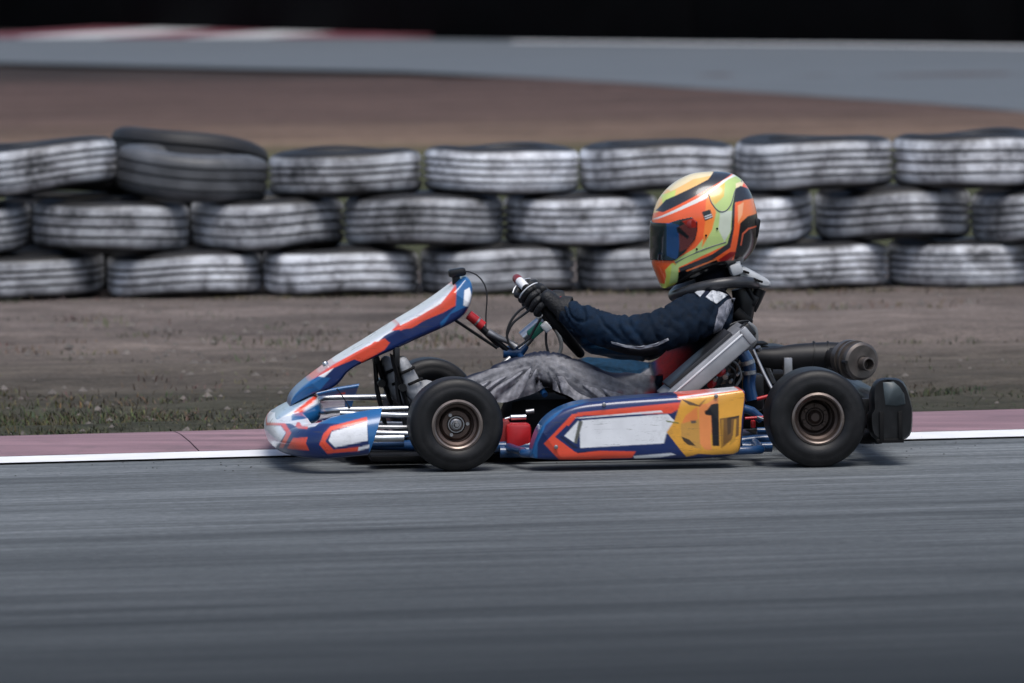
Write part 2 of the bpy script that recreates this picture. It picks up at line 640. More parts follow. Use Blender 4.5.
for i, (x, y) in enumerate(full):
    t = i / (NS - 1)
    tt = min(t, 1 - t)
    a, c_ = full[max(i - 1, 0)], full[min(i + 1, NS - 1)]
    d = Vector((c_[0] - a[0], c_[1] - a[1], 0)).normalized()
    nrm = Vector((-d.y, d.x, 0))
    if nrm.dot(Vector((x - (x0 + 0.3), y, 0))) < 0:
        nrm = -nrm
    zt = interp(zt_tab, tt)
    inset = 0.055 + 0.03 * min(1, tt / 0.3)
    zb = 0.044 + 0.010 * max(0, 1 - tt / 0.1)
    pr = [(-0.02, zb), (0.002, zb + 0.006), (0.012, zb + 0.03), (0.014, zb + 0.45 * (zt - zb)), (0.006, zb + 0.7 * (zt - zb)), (-0.012, zb + 0.86 * (zt - zb)), (-inset * 0.7, zt - 0.003), (-inset, zt), (-inset - 0.006, zt - 0.010), (-inset + 0.010, zt - 0.022), (-0.022, zb + 0.55 * (zt - zb)), (-0.026, zb + 0.01)]
    slant = 0.0
    pr = resample(smoothpts(pr, 2) + [pr[0]], NPn + 1)[:-1]
    for (o_, z_) in pr:
        p = Vector((x, y, z_)) + nrm * o_
        k = max(0, 1 - tt / 0.05)
        p.x += (z_ - 0.1) * 0.34 * k
        vs.append(p)
        cols.append(pn(*px((p.x, -abs(p.y), p.z))))
for i in range(NS - 1):
    for k in range(NPn):
        k2 = (k + 1) % NPn
        fs.append((i * NPn + k, i * NPn + k2, (i + 1) * NPn + k2, (i + 1) * NPn + k))
fs.append(tuple(range(NPn))[::-1])
fs.append(tuple((NS - 1) * NPn + k for k in range(NPn)))
nose = link('front_bumper', vs, fs, M['paint'], kart, cols=cols, sharp=50)

# raised hood in the middle of the bumper, carrying the fairing
def xz(pts, y):
    return [(P(u, v, y).x, P(u, v, y).z) for u, v in pts]


yh = -0.10
top = xz([(271, 421), (278, 413), (288, 407), (302, 400), (312, 394), (319, 392)], yh)
bot = xz([(272, 432), (285, 432), (296, 430), (306, 428), (315, 424), (323, 419)], yh)
vs, fs = loft('hood', top, bot, lambda t: 0.23 - 0.09 * t, 0.0, 60, 90, 0.55, None, None, endround=0.15, asp=4)
hood_layers = [
    (MID, CR7([(240, 235), (470, 160), (560, 240), (500, 300), (0, 330)])),
    (WHITE, CR7([(60, 320), (230, 225), (420, 110), (460, 130), (440, 170), (250, 265), (120, 320)])),
    (ORANGE, CR7([(240, 232), (435, 98), (450, 118), (300, 235)])),
]
hp = paintfn(hood_layers, (170, 190, 205))
link('bumper_hood', vs, fs, M['paint'], nose, cols=[hp(*px((p.x, -abs(p.y) * 0.0 - 0.10, p.z))) for p in vs], sharp=60)

# ---- front fairing: long curved panel up to the steering
yf = -0.14
topF = [(288.7, 405), (290.2, 397), (296, 389.5), (304, 382.5), (331, 362.5), (368, 340.5), (398, 321.5), (418, 310), (450, 288), (461, 277.5), (466, 275.5)]
botF = [(290, 408), (300.5, 402), (317, 393.5), (331, 391), (341, 383.5), (347.6, 373), (361, 364.5), (398, 349), (418, 339.5), (450, 326), (464, 317.5), (471, 307), (474.5, 291), (472, 281)]
vs, fs = loft('fairing', xz(topF, -0.04), xz(botF, yf), lambda t: interp([(0, .10), (.15, .13), (.6, .145), (.9, .14), (1, .11)], t), 0.0, 380, 300, 0.30, None, None, endround=0.02, asp=4)
Z1 = lambda pts: Z(250, 250, 2.97, pts)
Z2 = lambda pts: Z(400, 250, 2.97, pts)
fair_layers = [
    (BLUE, Z1([(200, 400), (250, 350), (360, 290), (400, 255), (440, 232), (620, 160), (620, 330), (200, 450)])),
    (MID, Z1([(100, 400), (190, 375), (240, 380), (170, 460), (90, 500)])),
    (ORANGE, Z1([(120, 425), (250, 340), (340, 290), (400, 262), (414, 275), (398, 292), (330, 332), (310, 325), (250, 350), (170, 395)])),
    (ORANGE, Z1([(310, 320), (370, 272), (416, 274), (400, 296), (334, 336)])),
    (WHITE, Z1([(100, 440), (160, 390), (240, 330), (350, 262), (400, 240), (390, 258), (300, 305), (240, 345), (180, 380), (130, 425)])),
    (ORANGE, Z1([(440, 222), (560, 130), (640, 60), (660, 110), (600, 160), (480, 232), (455, 235), (420, 240)])),
    (WHITE, Z1([(430, 214), (520, 160), (600, 100), (650, 60), (700, 20), (640, 90), (560, 145), (470, 200), (420, 228)])),
    (ORANGE, Z2([(100, 130), (175, 95), (165, 165), (130, 185), (0, 240), (0, 225), (120, 165)])),
    (WHITE, Z2([(100, 140), (185, 78), (172, 100), (120, 160), (60, 195), (0, 225), (0, 205)])),
    (MID, Z2([(170, 80), (240, 60), (250, 330), (120, 260), (120, 215), (165, 170)])),
    (BLUE, Z2([(150, 190), (215, 160), (220, 200), (190, 260), (120, 240)])),
    (WHITE, Z2([(192, 120), (208, 112), (214, 135), (205, 170), (188, 165)])),
]
fp = paintfn(fair_layers, WHITE)
fair = link('front_fairing', vs, fs, M['paint'], kart, cols=[fp(*px((p.x, -0.14, p.z))) for p in vs], sharp=60)
bo = MB()
q = P(326, 365.5, -0.05)
bo.lathe([(0, 0.009), (0.008, 0.009), (0.012, 0.006), (0.012, 0)], q, (-0.45, 0, 0.9), 12)
bo.build('bolt', M['chrome'], fair)

# ---- side pods
pod_top = [(531, 456), (532, 447), (536, 435), (541, 425), (548, 417), (558, 410), (570, 405), (582, 402), (600, 400), (620, 398), (680, 394), (725, 390), (742, 388.5), (745, 391)]
pod_bot = [(532, 459), (545, 460.5), (570, 461), (620, 460.5), (680, 460), (725, 458), (738, 455), (742, 448), (744, 430), (745.5, 400)]
ypod = -0.655
ZP = lambda pts: Z(560, 250, 2.97, pts)
ZN = lambda pts: Z(655, 380, 7.59, pts)
ZS = lambda pts: Z(480, 370, 7.59, pts)
pod_layers = [
    (MID, ZS([(360, 700), (400, 500), (500, 360), (620, 270), (800, 215), (900, 225), (640, 300), (500, 420), (440, 560), (440, 700)])),
    (ORANGE, ZS([(485, 560), (700, 335), (790, 325), (780, 352), (735, 352), (600, 510), (720, 620), (920, 628), (920, 690), (610, 690)])),
    (ORANGE, ZP([(50, 483), (200, 468), (355, 452), (360, 468), (330, 485), (60, 492)])),
    (WHITE, ZP([(40, 499), (300, 476), (305, 482), (60, 500)])),
    (ORANGE, ZP([(0, 600), (30, 585), (110, 596), (225, 598), (215, 618), (0, 626)])),
    (BLUE, ZP([(225, 598), (330, 596), (400, 600), (400, 625), (210, 625)])),
    (WHITE, ZP([(218, 612), (330, 603), (345, 608), (300, 616), (222, 621)])),
    (WHITE, ZP([(64, 506), (320, 487), (345, 512), (315, 548), (308, 574), (60, 588), (58, 520)])),
    (WHITE, ZS([(640, 500), (745, 385), (765, 390), (720, 555)])),
    (NAVY, ZS([(598, 515), (620, 500), (700, 560), (780, 610), (920, 590), (920, 612), (740, 632)])),
    (BLUE, ZP([(-15, 555), (20, 520), (28, 525), (0, 555), (40, 590), (300, 575), (310, 582), (45, 600)])),
    (ORANGE, ZP([(350, 430), (550, 408), (556, 440), (548, 450), (540, 422), (350, 446)])),
    (WHITE, ZN([(170, 130), (400, 100), (640, 62), (640, 78), (400, 112), (190, 138)])),
    (YEL, ZN([(200, 148), (400, 118), (660, 80), (682, 110), (660, 300), (645, 540), (600, 562), (440, 568), (330, 560), (240, 585), (200, 540), (88, 395), (150, 300)])),
    ((196, 146, 70), ZN([(195, 330), (330, 290), (350, 520), (280, 520), (200, 440)])),
    ((228, 140, 80), ZN([(330, 190), (400, 175), (480, 120), (480, 300), (420, 420), (430, 530), (380, 530), (340, 480)])),
    ((225, 132, 70), ZN([(230, 270), (320, 200), (325, 300), (200, 330)])),
    (YEL, ZN([(150, 420), (200, 440), (260, 500), (320, 520), (300, 570), (240, 585)])),
    ((112, 78, 36), ZN([(490, 292), (640, 270), (635, 420), (560, 470), (500, 520)])),
    ((160, 116, 40), ZN([(500, 300), (520, 298), (515, 500), (500, 520)])),
    ((70, 48, 26), ZN([(545, 290), (580, 290), (575, 400), (550, 420)])),
    ((190, 140, 50), ZN([(600, 300), (618, 296), (610, 460), (560, 500), (590, 420)])),
    ((45, 34, 24), ZN([(550, 288), (640, 268), (635, 285), (560, 300)])),
    ((60, 46, 34), ZN([(200, 428), (260, 452), (310, 500), (250, 492), (215, 462)])),
    ((90, 66, 40), ZN([(190, 140), (270, 165), (330, 190), (400, 130), (340, 200), (260, 190)])),
    ((80, 76, 74), ZN([(270, 308), (310, 305), (312, 325), (275, 330)])),
    ((110, 116, 60), ZN([(80, 305), (180, 322), (180, 332), (90, 318)])),
    ((96, 98, 92), ZS([(750, 385), (780, 390), (735, 560), (712, 555)])),
    ((10, 12, 22), ZN([(375, 235), (395, 225), (425, 185), (470, 176), (482, 180), (488, 500), (435, 500), (425, 270), (380, 262)])),
    (BLUE, ZN([(640, 60), (700, 60), (700, 600), (650, 600), (658, 300), (684, 110), (664, 76)])),
]
pp = paintfn(pod_layers, BLUE)
vs, fs = loft('pod', xz(pod_top, -0.61), xz(pod_bot, ypod), lambda t: interp([(0, .06), (.12, .09), (.8, .095), (1, .085)], t), -0.565, 320, 280, 0.26, None, None, endround=0.02, asp=1.1)
cols = [pp(*px((p.x, ypod, p.z))) for p in vs]
pod = link('side_pod', vs, fs, M['paint'], kart, cols=cols, sharp=60)
pod['label'] = 'near side pod with yellow number plate reading 1'
pod2 = link('side_pod', [Vector((p.x, -p.y, p.z)) for p in vs], [f[::-1] for f in fs], M['paint'], kart, cols=cols, sharp=60)
bo = MB()
for (u, v) in ((604, 404.5), (716, 396), (556, 447)):
    bo.lathe([(0, 0.006), (-0.004, 0.006), (-0.005, 0.004), (-0.005, 0)], P(u, v, -0.659), (0, 1, 0), 12)
bo.build('rivet', M['steel'], pod)

# ---- front bumper hoops and crossing bars
def tb(name, pts, r, m, parent=kart, **k):
    q = MB()
    q.tube(pts, r, k.pop('n', 12), sub=k.pop('sub', 0))
    return q.build(name, M[m], parent, **k)


for s in (-1, 1):
    tb('bumper_bar', [(tipx + 0.15, s * 0.10, 0.150), (tipx + 0.15, s * 0.22, 0.158), (tipx + 0.19, s * 0.27, 0.165), (XF - 0.12, s * 0.26, 0.165)], 0.0095, 'chrome', sub=5)
    tb('bumper_bar', [(tipx + 0.16, s * 0.18, 0.095), (XF - 0.10, s * 0.20, 0.085)], 0.010, 'chrome')
tb('bumper_bar', [P(340, 413.5, -0.42), P(412, 415.5, -0.42)], 0.0085, 'chrome')
tb('bumper_bar', [P(360, 427, -0.45), P(410, 427.5, -0.45)], 0.007, 'steel')
tb('bumper_bar', [P(366, 438.5, -0.48), P(404, 438, -0.48)], 0.0105, 'chrome')
tb('bumper_bar', [P(340, 445, -0.40), P(404, 443, -0.40)], 0.012, 'blue')
tb('fairing_stay', [P(337, 389, -0.13), P(343, 397, -0.2), P(350, 408, -0.3)], 0.002, 'black', n=6)
# spindles, tie rods
for s in (-1, 1):
    q = MB()
    q.tube([(XF, s * 0.40, RF), (XF, s * 0.50, RF)], 0.0125, 16)
    q.tube([(XF - 0.005, s * 0.42, 0.065), (XF + 0.005, s * 0.42, 0.205)], 0.015, 14)
    q.box((XF - 0.045, s * 0.41, 0.10), (0.10, 0.018, 0.022))
    q.build('spindle', M['steel'], kart)
    tb('tie_rod', [(XF - 0.09, s * 0.41, 0.105), (XF + 0.10, s * 0.03, 0.13)], 0.007, 'steel')
    q = MB()
    q.box((XF + 0.075, s * 0.36, 0.12), (0.03, 0.05, 0.09))
    q.build('brake_caliper', M['darkred'], kart)
    q = MB()
    q.lathe([(-0.003, 0.03), (-0.003, 0.085), (0.003, 0.085), (0.003, 0.03)], (XF, s * 0.385, RF), (0, 1, 0), 40, closed=True)
    q.build('brake_disc', M['steel'], kart)
# red block and master cylinder behind the near front wheel
q = MB()
c0 = P(516, 434, -0.30)
q.box(c0 + Vector((0.005, 0, -0.005)), (0.075, 0.09, 0.075), bev=0.15)
q.box(c0 + Vector((-0.045, 0.02, 0.0)), (0.05, 0.09, 0.085), mi=1, bev=0.1)
q.build('brake_housing', [M['red'], M['darkred']], kart)
q = MB()
ft = P(548, 430, 0.0)
q.box((ft.x, 0, 0.115), (0.27, 0.24, 0.15), bev=0.35)
q.lathe([(0, 0.03), (0.02, 0.03), (0.024, 0.026), (0.024, 0)], (ft.x, 0, 0.188), (0, 0, 1), 20)
q.build('fuel_tank', M['blackmatt'], kart)
q = MB()
q.tube([P(505, 419, -0.28), P(510, 417.5, -0.28), P(511, 417.5, -0.28), P(526, 417, -0.28)], [0.004, 0.004, 0.0085, 0.0085], 12)
q.tube([P(526, 412, -0.22), P(534, 411, -0.22)], 0.008, 10, mi=1)
q.build('master_cylinder', [M['chrome'], M['steel']], kart)
# blue tray under
tb('chassis_tube', [P(500, 452, -0.34), P(530, 452, -0.34)], 0.017, 'blue')
# skid plate below nose
q = MB()
q.box((XF - 0.155, -0.36, 0.030), (0.17, 0.16, 0.016), bev=0.2)
q.box((XF - 0.155, 0.36, 0.030), (0.17, 0.16, 0.016), bev=0.2)
q.build('skid_plate', M['blackmatt'], kart)

# pedals with heel rest
for (u, dy, nm) in ((399, -0.10, 'brake_pedal'), (378, 0.10, 'throttle_pedal')):
    q = MB()
    a0, a1 = P(u + 10, 452, dy), P(u - 4, 352, dy)
    a1.z = 0.34
    a0.z = 0.06
    q.tube([a0, (a0 + a1) / 2 + Vector((-0.012, 0, 0)), a1], 0.007, 10)
    q.box(a1 + Vector((0.004, 0, -0.03)), (0.016, 0.08, 0.06), bev=0.2)
    q.lathe([(-0.05, 0), (-0.05, 0.012), (0.05, 0.012), (0.05, 0)], (a0 + a1) / 2 + Vector((0, 0, 0.02)), (0, 1, 0), 14)
    q.build(nm, M['black'], kart)

# ---- steering wheel, column, display
tv = Vector((P(583, 357, 0) - P(514, 275, 0)))
tv.y = 0
wc = (P(583, 357, 0) + P(514, 275, 0)) / 2
tdir = -tv.normalized()                       # up along the wheel
RW = tv.length / 2 - 0.014
nrm = Vector((tdir.z, 0, -tdir.x))            # towards the driver
if nrm.x < 0:
    nrm = -nrm


def rimpt(th, r=None, off=0.0):               # th 0 = top, positive towards the near side
    r = r or RW
    return wc + tdir * cos(th) * r + Vector((0, -1, 0)) * sin(th) * r + nrm * off


sw = empty('steering_wheel', kart)
ring = MB()
n1, n2 = 96, 14
vs, fs, ms = [], [], []
for i in range(n1):
    th = 2 * PI * i / n1
    ce = rimpt(th)
    out = (ce - wc).normalized()
    for k in range(n2):
        a = 2 * PI * k / n2
        vs.append(ce + out * cos(a) * 0.0135 + nrm * sin(a) * 0.0135)
for i in range(n1):
    for k in range(n2):
        i2, k2 = (i + 1) % n1, (k + 1) % n2
        fs.append((i * n2 + k, i2 * n2 + k, i2 * n2 + k2, i * n2 + k2))
        t_ = min(i, n1 - i) / n1 * 360
        ms.append(1 if t_ < 16 else (2 if t_ < 36 else 0))
o = link('rim', vs, fs, None, sw, mats=[M['blackmatt'], M['darkred'], M['white']], fm=ms)
q = MB()
for th in (0.9, -0.9, PI):
    q.tube([wc, rimpt(th, RW * 0.5, -0.008), rimpt(th)], [0.012, 0.009, 0.010], 8, flat=0.5)
q.lathe([(-0.02, 0), (-0.02, 0.032), (0.008, 0.032), (0.012, 0.02), (0.012, 0)], wc, nrm, 24)
q.build('spoke', M['black'], sw)
q = MB()
Rm = Matrix((tdir, Vector((0, -1, 0)), nrm)).transposed()
q.box(wc + tdir * 0.045 - nrm * -0.018, (0.075, 0.12, 0.024), Rm, bev=0.15)
q.build('display', M['black'], sw)
colb = P(497, 381, 0.0)
q = MB()
q.tube([wc, wc + (colb - wc) * 0.97], 0.010, 14)
q.tube([wc - nrm * 0.03, wc - nrm * 0.10], 0.020, 14, mi=1)
q.tube([colb, (XF + 0.08, 0, 0.09)], 0.010, 14)
q.build('steering_column', [M['steel'], M['chrome']], kart)
q = MB()
c1 = P(536, 330, -0.02)
q.box(c1, (0.03, 0.05, 0.055), Rm, bev=0.2)
q.build('column_bracket', M['green'], kart)
q = MB()
q.box(P(546, 327, -0.05), (0.03, 0.03, 0.024), Rm, bev=0.2)
q.box(P(539, 316, -0.05), (0.012, 0.03, 0.02), Rm, bev=0.2)
q.build('column_clamp', M['alulight'], kart)
# column support: blue knuckle and braces
q = MB()
q.tube([P(503, 352, -0.03), P(520, 352, -0.03), P(526, 345, -0.03)], [0.018, 0.02, 0.012], 14)
q.tube([P(518, 352, -0.03), P(545, 395, -0.20)], 0.0095, 12)
q.tube([P(518, 352, 0.03), P(545, 395, 0.20)], 0.0095, 12)
q.build('column_support', M['blue'], kart)
q = MB()
q.tube([P(474, 320, -0.05), P(492, 337, -0.05), P(507, 350, -0.04)], 0.0085, 12)
q.tube([P(452, 318, -0.13), P(470, 330, -0.09), P(497, 348, -0.06)], 0.0045, 8)
q.tube([P(470, 318, 0.06), P(500, 346, 0.03)], 0.0085, 12)
q.tube([P(512, 356, -0.03), P(502, 366, -0.02), P(494, 381, -0.02)], 0.009, 12)
q.build('fairing_support', M['black'], kart)
q = MB()
q.tube([P(468.5, 314.5, -0.052), P(483, 326, -0.052)], 0.0145, 14)
q.build('quick_release', M['red'], kart)
q = MB()
q.tube([P(476.5, 321, -0.052), P(478, 322.2, -0.052)], 0.0155, 14)
q.tube([P(488, 332, -0.06), P(497, 337, -0.06), P(509, 342, -0.05), P(516, 347, -0.05)], [0.011, 0.009, 0.008, 0.012], 12, sub=4)
q.tube([P(510, 358, -0.10), P(503, 364, -0.11), P(499, 372, -0.12)], 0.008, 10)
q.build('linkage', M['steel'], kart)
for pts in ([(528, 305), (519, 311), (511, 321), (507, 333), (509, 344), (514, 349)],
            [(531, 309), (523, 315), (514, 322), (509, 330), (507, 338), (511, 347)],
            [(541, 318), (535, 328), (530, 337), (524, 343), (518, 347)]):
    tb('cable', [P(u, v, -0.07 + 0.02 * i / len(pts)) for i, (u, v) in enumerate(pts)], 0.0038, 'hose', n=8, sub=6)
tb('cable', [P(u, v, -0.04) for u, v in [(548, 322), (546, 335), (547, 348), (552, 360)]], 0.004, 'hose', n=8, sub=6)
tb('cable', [P(u, v, -0.04) for u, v in [(556, 330), (561, 342), (560, 352), (553, 360)]], 0.006, 'cable', n=8, sub=6)
# data camera on top of the fairing, with its wire
cm = MB()
cm.box(P(457, 272.5, -0.03), (0.052, 0.05, 0.024), Matrix.Rotation(rad(-8), 3, 'Y'), bev=0.3)
cm.box(P(456, 279, -0.03), (0.022, 0.03, 0.036), bev=0.2)
cm.build('camera_pod', M['black'], kart)
tb('aerial_wire', [P(u, v, -0.04) for u, v in [(459, 271), (470, 272), (479, 277), (485, 286), (487, 297), (486, 315), (486, 330)]], 0.0022, 'hose', n=6, sub=6)

# ---- seat shell
# bucket: rows from the front lip up the back; each row a U section
rows = []
sp = [(600, 425, .15, .03), (640, 436, .17, .07), (672, 438, .175, .12), (695, 425, .175, .16), (712, 400, .17, .15), (726, 370, .165, .12), (738, 345, .16, .09), (746, 330, .15, .06), (750, 322, .13, .02)]
pts3 = [(P(u, v, 0), w, h) for u, v, w, h in sp]
vs, fs = [], []
NC = 25
for i, (p, w, h) in enumerate(pts3):
    a, c_ = pts3[max(0, i - 1)][0], pts3[min(len(pts3) - 1, i + 1)][0]
    d = (c_ - a).normalized()
    nn = Vector((-abs(d.z) if i > 2 else -0.2, 0, abs(d.x) + 0.2)).normalized()
    for k in range(NC):
        s_ = -1 + 2 * k / (NC - 1)
        vs.append(p + Vector((0, w * math.copysign(abs(s_) ** 0.7, s_), 0)) + nn * h * abs(s_) ** 3)
for i in range(len(pts3) - 1):
    for k in range(NC - 1):
        fs.append((i * NC + k, i * NC + k + 1, (i + 1) * NC + k + 1, (i + 1) * NC + k))
seat = link('seat', vs, fs, M['seat'], kart, sharp=0)
md = seat.modifiers.new('t', 'SOLIDIFY')
md.thickness = 0.008
md = seat.modifiers.new('s', 'SUBSURF')
md.levels = md.render_levels = 2

# ---- radiator beside the seat (seen on edge)
ra, rb = P(668, 392, -0.30), P(741, 336, -0.30)
ra0 = P(676, 392, -0.33)
d = (rb - ra0).normalized()
nr = Vector((-d.z, 0, d.x))
c0 = (ra0 + rb) / 2 - d * 0.015
L_ = (rb - ra0).length + 0.05
Rr = Matrix((d, Vector((0, 1, 0)), nr)).transposed()
q = MB()
q.box(c0, (L_, 0.22, 0.058), Rr, bev=0.08)
rad_o = q.build('radiator', M['alu'], kart)
q = MB()
q.box(c0 + nr * 0.014 + Vector((0, -0.1115, 0)), (L_ * 0.97, 0.004, 0.005), Rr, bev=0.2)
q.build('seam', M['alulight'], rad_o)
q = MB()
q.box(c0 + nr * 0.033, (L_ * 0.80, 0.19, 0.014), Rr, bev=0.1)
q.build('fin_core', M['seat'], rad_o)
q = MB()
q.box(rb + d * 0.012 - Vector((0, 0, 0)), (0.024, 0.23, 0.055), Rr, bev=0.2)
q.build('end_tank', M['alu'], rad_o)
q = MB()
cp = P(747.5, 331, -0.36)
q.box(cp, (0.035, 0.06, 0.045), Rr, bev=0.25)
q.build('filler_cap', M['black'], rad_o)
tb('hose', [P(u, v, -0.36) for u, v in [(748, 323), (755, 329), (756, 340), (750, 347), (738, 352), (728, 359), (722, 366)]], 0.0062, 'cable', n=10, sub=6)
tb('hose', [P(u, v, -0.22) for u, v in [(741, 350), (748, 362), (750, 372), (749, 385), (752, 400)]], 0.019, 'blue', n=14, sub=6)
q = MB()
q.tube([P(747.0, 361, -0.24), P(748.2, 364.5, -0.24)], 0.022, 16)
q.tube([P(748.5, 371, -0.24), P(748.9, 374.5, -0.24)], 0.022, 16)
q.build('hose_clamp', M['steel'], kart)
tb('seat_stay', [P(753, 350, -0.30), P(764, 374, -0.32), P(773, 391, -0.34)], 0.0055, 'steel', n=10)
tb('seat_stay', [P(758, 347, 0.10), P(781, 400, 0.2)], 0.008, 'steel', n=10)
# red coolant caps and fittings between radiator and pod
q = MB()
q.lathe([(-0.02, 0), (-0.02, 0.010), (-0.012, 0.014), (0.02, 0.014), (0.02, 0)], P(720, 372, -0.32), (0.3, 1, 0.1), 18)
q.lathe([(-0.02, 0), (-0.02, 0.009), (-0.012, 0.012), (0.02, 0.012), (0.02, 0)], P(711.5, 384, -0.32), (0.3, 1, 0.1), 18)
q.build('coolant_fitting', M['red'], kart)
q = MB()
for u, v, r in ((726, 376, .008), (715.5, 379, .006), (738, 374, .004), (731, 381, .005)):
    q.lathe([(-0.02, 0), (-0.02, r), (0.02, r), (0.02, 0)], P(u, v, -0.31), (0.2, 1, 0.1), 12)
q.build('bolt', M['steel'], kart)
for pts, r, m_ in (([(722, 366), (731, 361), (738, 366), (741, 377), (736, 386)], .004, 'cable'), ([(700, 394), (712, 390), (726, 386), (738, 388)], .006, 'hose'), ([(729, 366), (735, 372), (733, 384), (737, 392)], .004, 'hose')):
    tb('cable', [P(u, v, -0.26) for u, v in pts], r, m_, n=8, sub=5)

# ---- engine on the far side and its brackets
q = MB()
ec = Vector((P(757, 410, 0.26).x, 0.27, 0.14))
q.box(ec, (0.20, 0.17, 0.17), bev=0.12)
q.box(ec + Vector((-0.02, 0, 0.10)), (0.13, 0.13, 0.05), bev=0.1)
for k in range(6):
    q.box(ec + Vector((-0.01, 0, 0.115 + k * 0.011)), (0.11 - 0.006 * k, 0.13, 0.005), bev=0.2)
q.lathe([(-0.10, 0), (-0.10, 0.055), (-0.085, 0.062), (0.0, 0.062)], ec + Vector((0.05, -0.01, 0)), (0, 1, 0), 28)
q.build('engine', M['blackmatt'], kart)
q = MB()
q.box((P(787, 372, 0.1).x, 0.08, P(787, 372, 0.1).z), (0.026, 0.03, 0.09), bev=0.1)
q.build('exhaust_bracket', M['steel'], kart)
q = MB()
q.lathe([(-0.004, 0.02), (-0.004, 0.085), (0.004, 0.085), (0.004, 0.02)], (XR, -0.20, RR), (0, 1, 0), 40, closed=True)
q.build('brake_disc', M['steel'], kart)
for y in (-0.26, 0.26):
    q = MB()
    q.lathe([(-0.014, 0.021), (-0.014, 0.045), (0.014, 0.045), (0.014, 0.021)], (XR, y, RR), (0, 1, 0), 30, closed=True)
    q.box((XR - 0.02, y, 0.095), (0.10, 0.022, 0.05))
    q.build('axle_bearing', M['darkred'], kart)
# blue/red stays seen between pod and rear wheel
for pts, r, m_, y in (([(742, 447), (772, 447)], .015, 'blue', -.36), ([(742, 408), (752, 411), (762, 420)], .013, 'blue', -.34), ([(757, 431), (768, 431)], .011, 'blue', -.36),
                      ([(745, 418.5), (766, 417)], .0045, 'red', -.40), ([(757, 399), (771, 395.5)], .0055, 'red', -.38), ([(757, 417), (765, 420)], .004, 'chrome', -.42)):
    tb('brake_rod' if m_ != 'blue' else 'chassis_tube', [P(u, v, y) for u, v in pts], r, m_, n=12)
q = MB()
q.box(P(753, 424, -0.38), (0.014, 0.02, 0.022), bev=0.2)
q.build('rod_end', M['red'], kart)
q = MB()
q.box(P(753, 392, -0.18), (0.06, 0.06, 0.11), bev=0.2)
q.build('airbox', M['black'], kart)

# ---- exhaust
ye = 0.12
q = MB()
q.tube([P(u, v, ye) for u, v in [(748, 357), (757, 357), (775, 358), (795, 357), (820, 356.5), (838, 357), (850, 360)]], [0.025, 0.027, 0.033, 0.039, 0.043, 0.044, 0.042], 28, sub=5)
for u in (812, 826):
    q.tube([P(u, 356.5, ye), P(u + 1.2, 356.6, ye)], 0.0475, 28)
q.tube([P(748, 357, ye), P(742, 372, ye + 0.08), ec + Vector((-0.01, -0.02, 0.08))], 0.019, 16, sub=4)
q.build('exhaust_pipe', M['exhaust'], kart)
q = MB()
ax = Vector((0.42, -1.0, -0.04)).normalized()
mc = P(862, 361.5, -0.02)
q.lathe([(-0.11, 0), (-0.11, 0.040), (-0.10, 0.053), (-0.012, 0.053), (-0.010, 0.057), (-0.002, 0.057), (0.0, 0.054), (0.003, 0.049), (0.003, 0.018), (0.0, 0.017), (0.0, 0)], mc, ax, 40)
q.lathe([(-0.085, 0.052), (-0.085, 0.059), (-0.065, 0.059), (-0.065, 0.052)], mc, ax, 40, closed=True)
q.lathe([(-0.047, 0.0525), (-0.047, 0.060), (-0.037, 0.060), (-0.037, 0.0525)], mc, ax, 40, closed=True)
muf = q.build('muffler', M['muffler'], kart, sharp=30)
q = MB()
oc = mc + Vector((0.004, 0, -0.006))
q.lathe([(0.0, 0.013), (0.0, 0.0205), (0.032, 0.0205), (0.034, 0.019), (0.034, 0.0165), (0.0, 0.0155)], oc, ax, 28, closed=True)
q.build('outlet', M['muffler'], muf)
q = MB()
q.tube([mc - ax * 0.10, mc - ax * 0.13 + Vector((-0.03, 0, 0)), P(840, 357, ye)], [0.03, 0.034, 0.036], 20, sub=4)
q.lathe([(-0.01, 0.0), (-0.01, 0.006), (0.01, 0.006), (0.01, 0)], mc + Vector((-0.055, -0.02, 0.0)), ax, 8)
q.build('muffler_elbow', M['exhaust'], muf)

# ---- rear bumper: hollow plastic beam across the back with bulged ends
xb0, xb1 = P(867, 400, -0.62).x, P(912, 400, -0.62).x
vs, fs = [], []
prof = profile(40, 0.45)
ys = [-.67 + i * 1.34 / 60 for i in range(61)]
for y in ys:
    e = max(0, (abs(y) - 0.44) / 0.23)
    e = min(1, e) ** 0.6 if e > 0 else 0
    k = math.sqrt(max(0.05, 1 - max(0, (abs(y) - 0.62) / 0.05) ** 2)) if abs(y) > 0.62 else 1
    zt, zb = 0.19 + 0.075 * e, 0.09 - 0.02 * e
    xa, xc = xb0 + 0.02 * (1 - e), xb1 - 0.01 * (1 - e)
    for a, b_ in prof:
        zz = (zt + zb) / 2 + (zt - zb) / 2 * b_ * (0.85 + 0.15 * k)
        xx = (xa + xc) / 2 + (xc - xa) / 2 * a * (0.85 + 0.15 * k)
        if b_ > 0:
            xx -= 0.020 * b_ * (1 if a > 0 else 0.2)
            if a < 0:
                xx += 0.01
        vs.append((xx, y, zz))
for i in range(60):
    for k in range(40):
        k2 = (k + 1) % 40
        fs.append((i * 40 + k, i * 40 + k2, (i + 1) * 40 + k2, (i + 1) * 40 + k))
fs.append(tuple(range(40))[::-1])
fs.append(tuple(60 * 40 + k for k in range(40)))
rbp = link('rear_bumper', vs, fs, M['black'], kart, sharp=60)
q = MB()
q.tube([(XR + 0.14, -0.3, 0.10), (xb0 + 0.02, -0.3, 0.12)], 0.014, 12)
q.tube([(XR + 0.14, 0.3, 0.10), (xb0 + 0.02, 0.3, 0.12)], 0.014, 12)
q.tube([P(863, 441, -0.45), P(876, 441.5, -0.50)], 0.008, 12, mi=1)
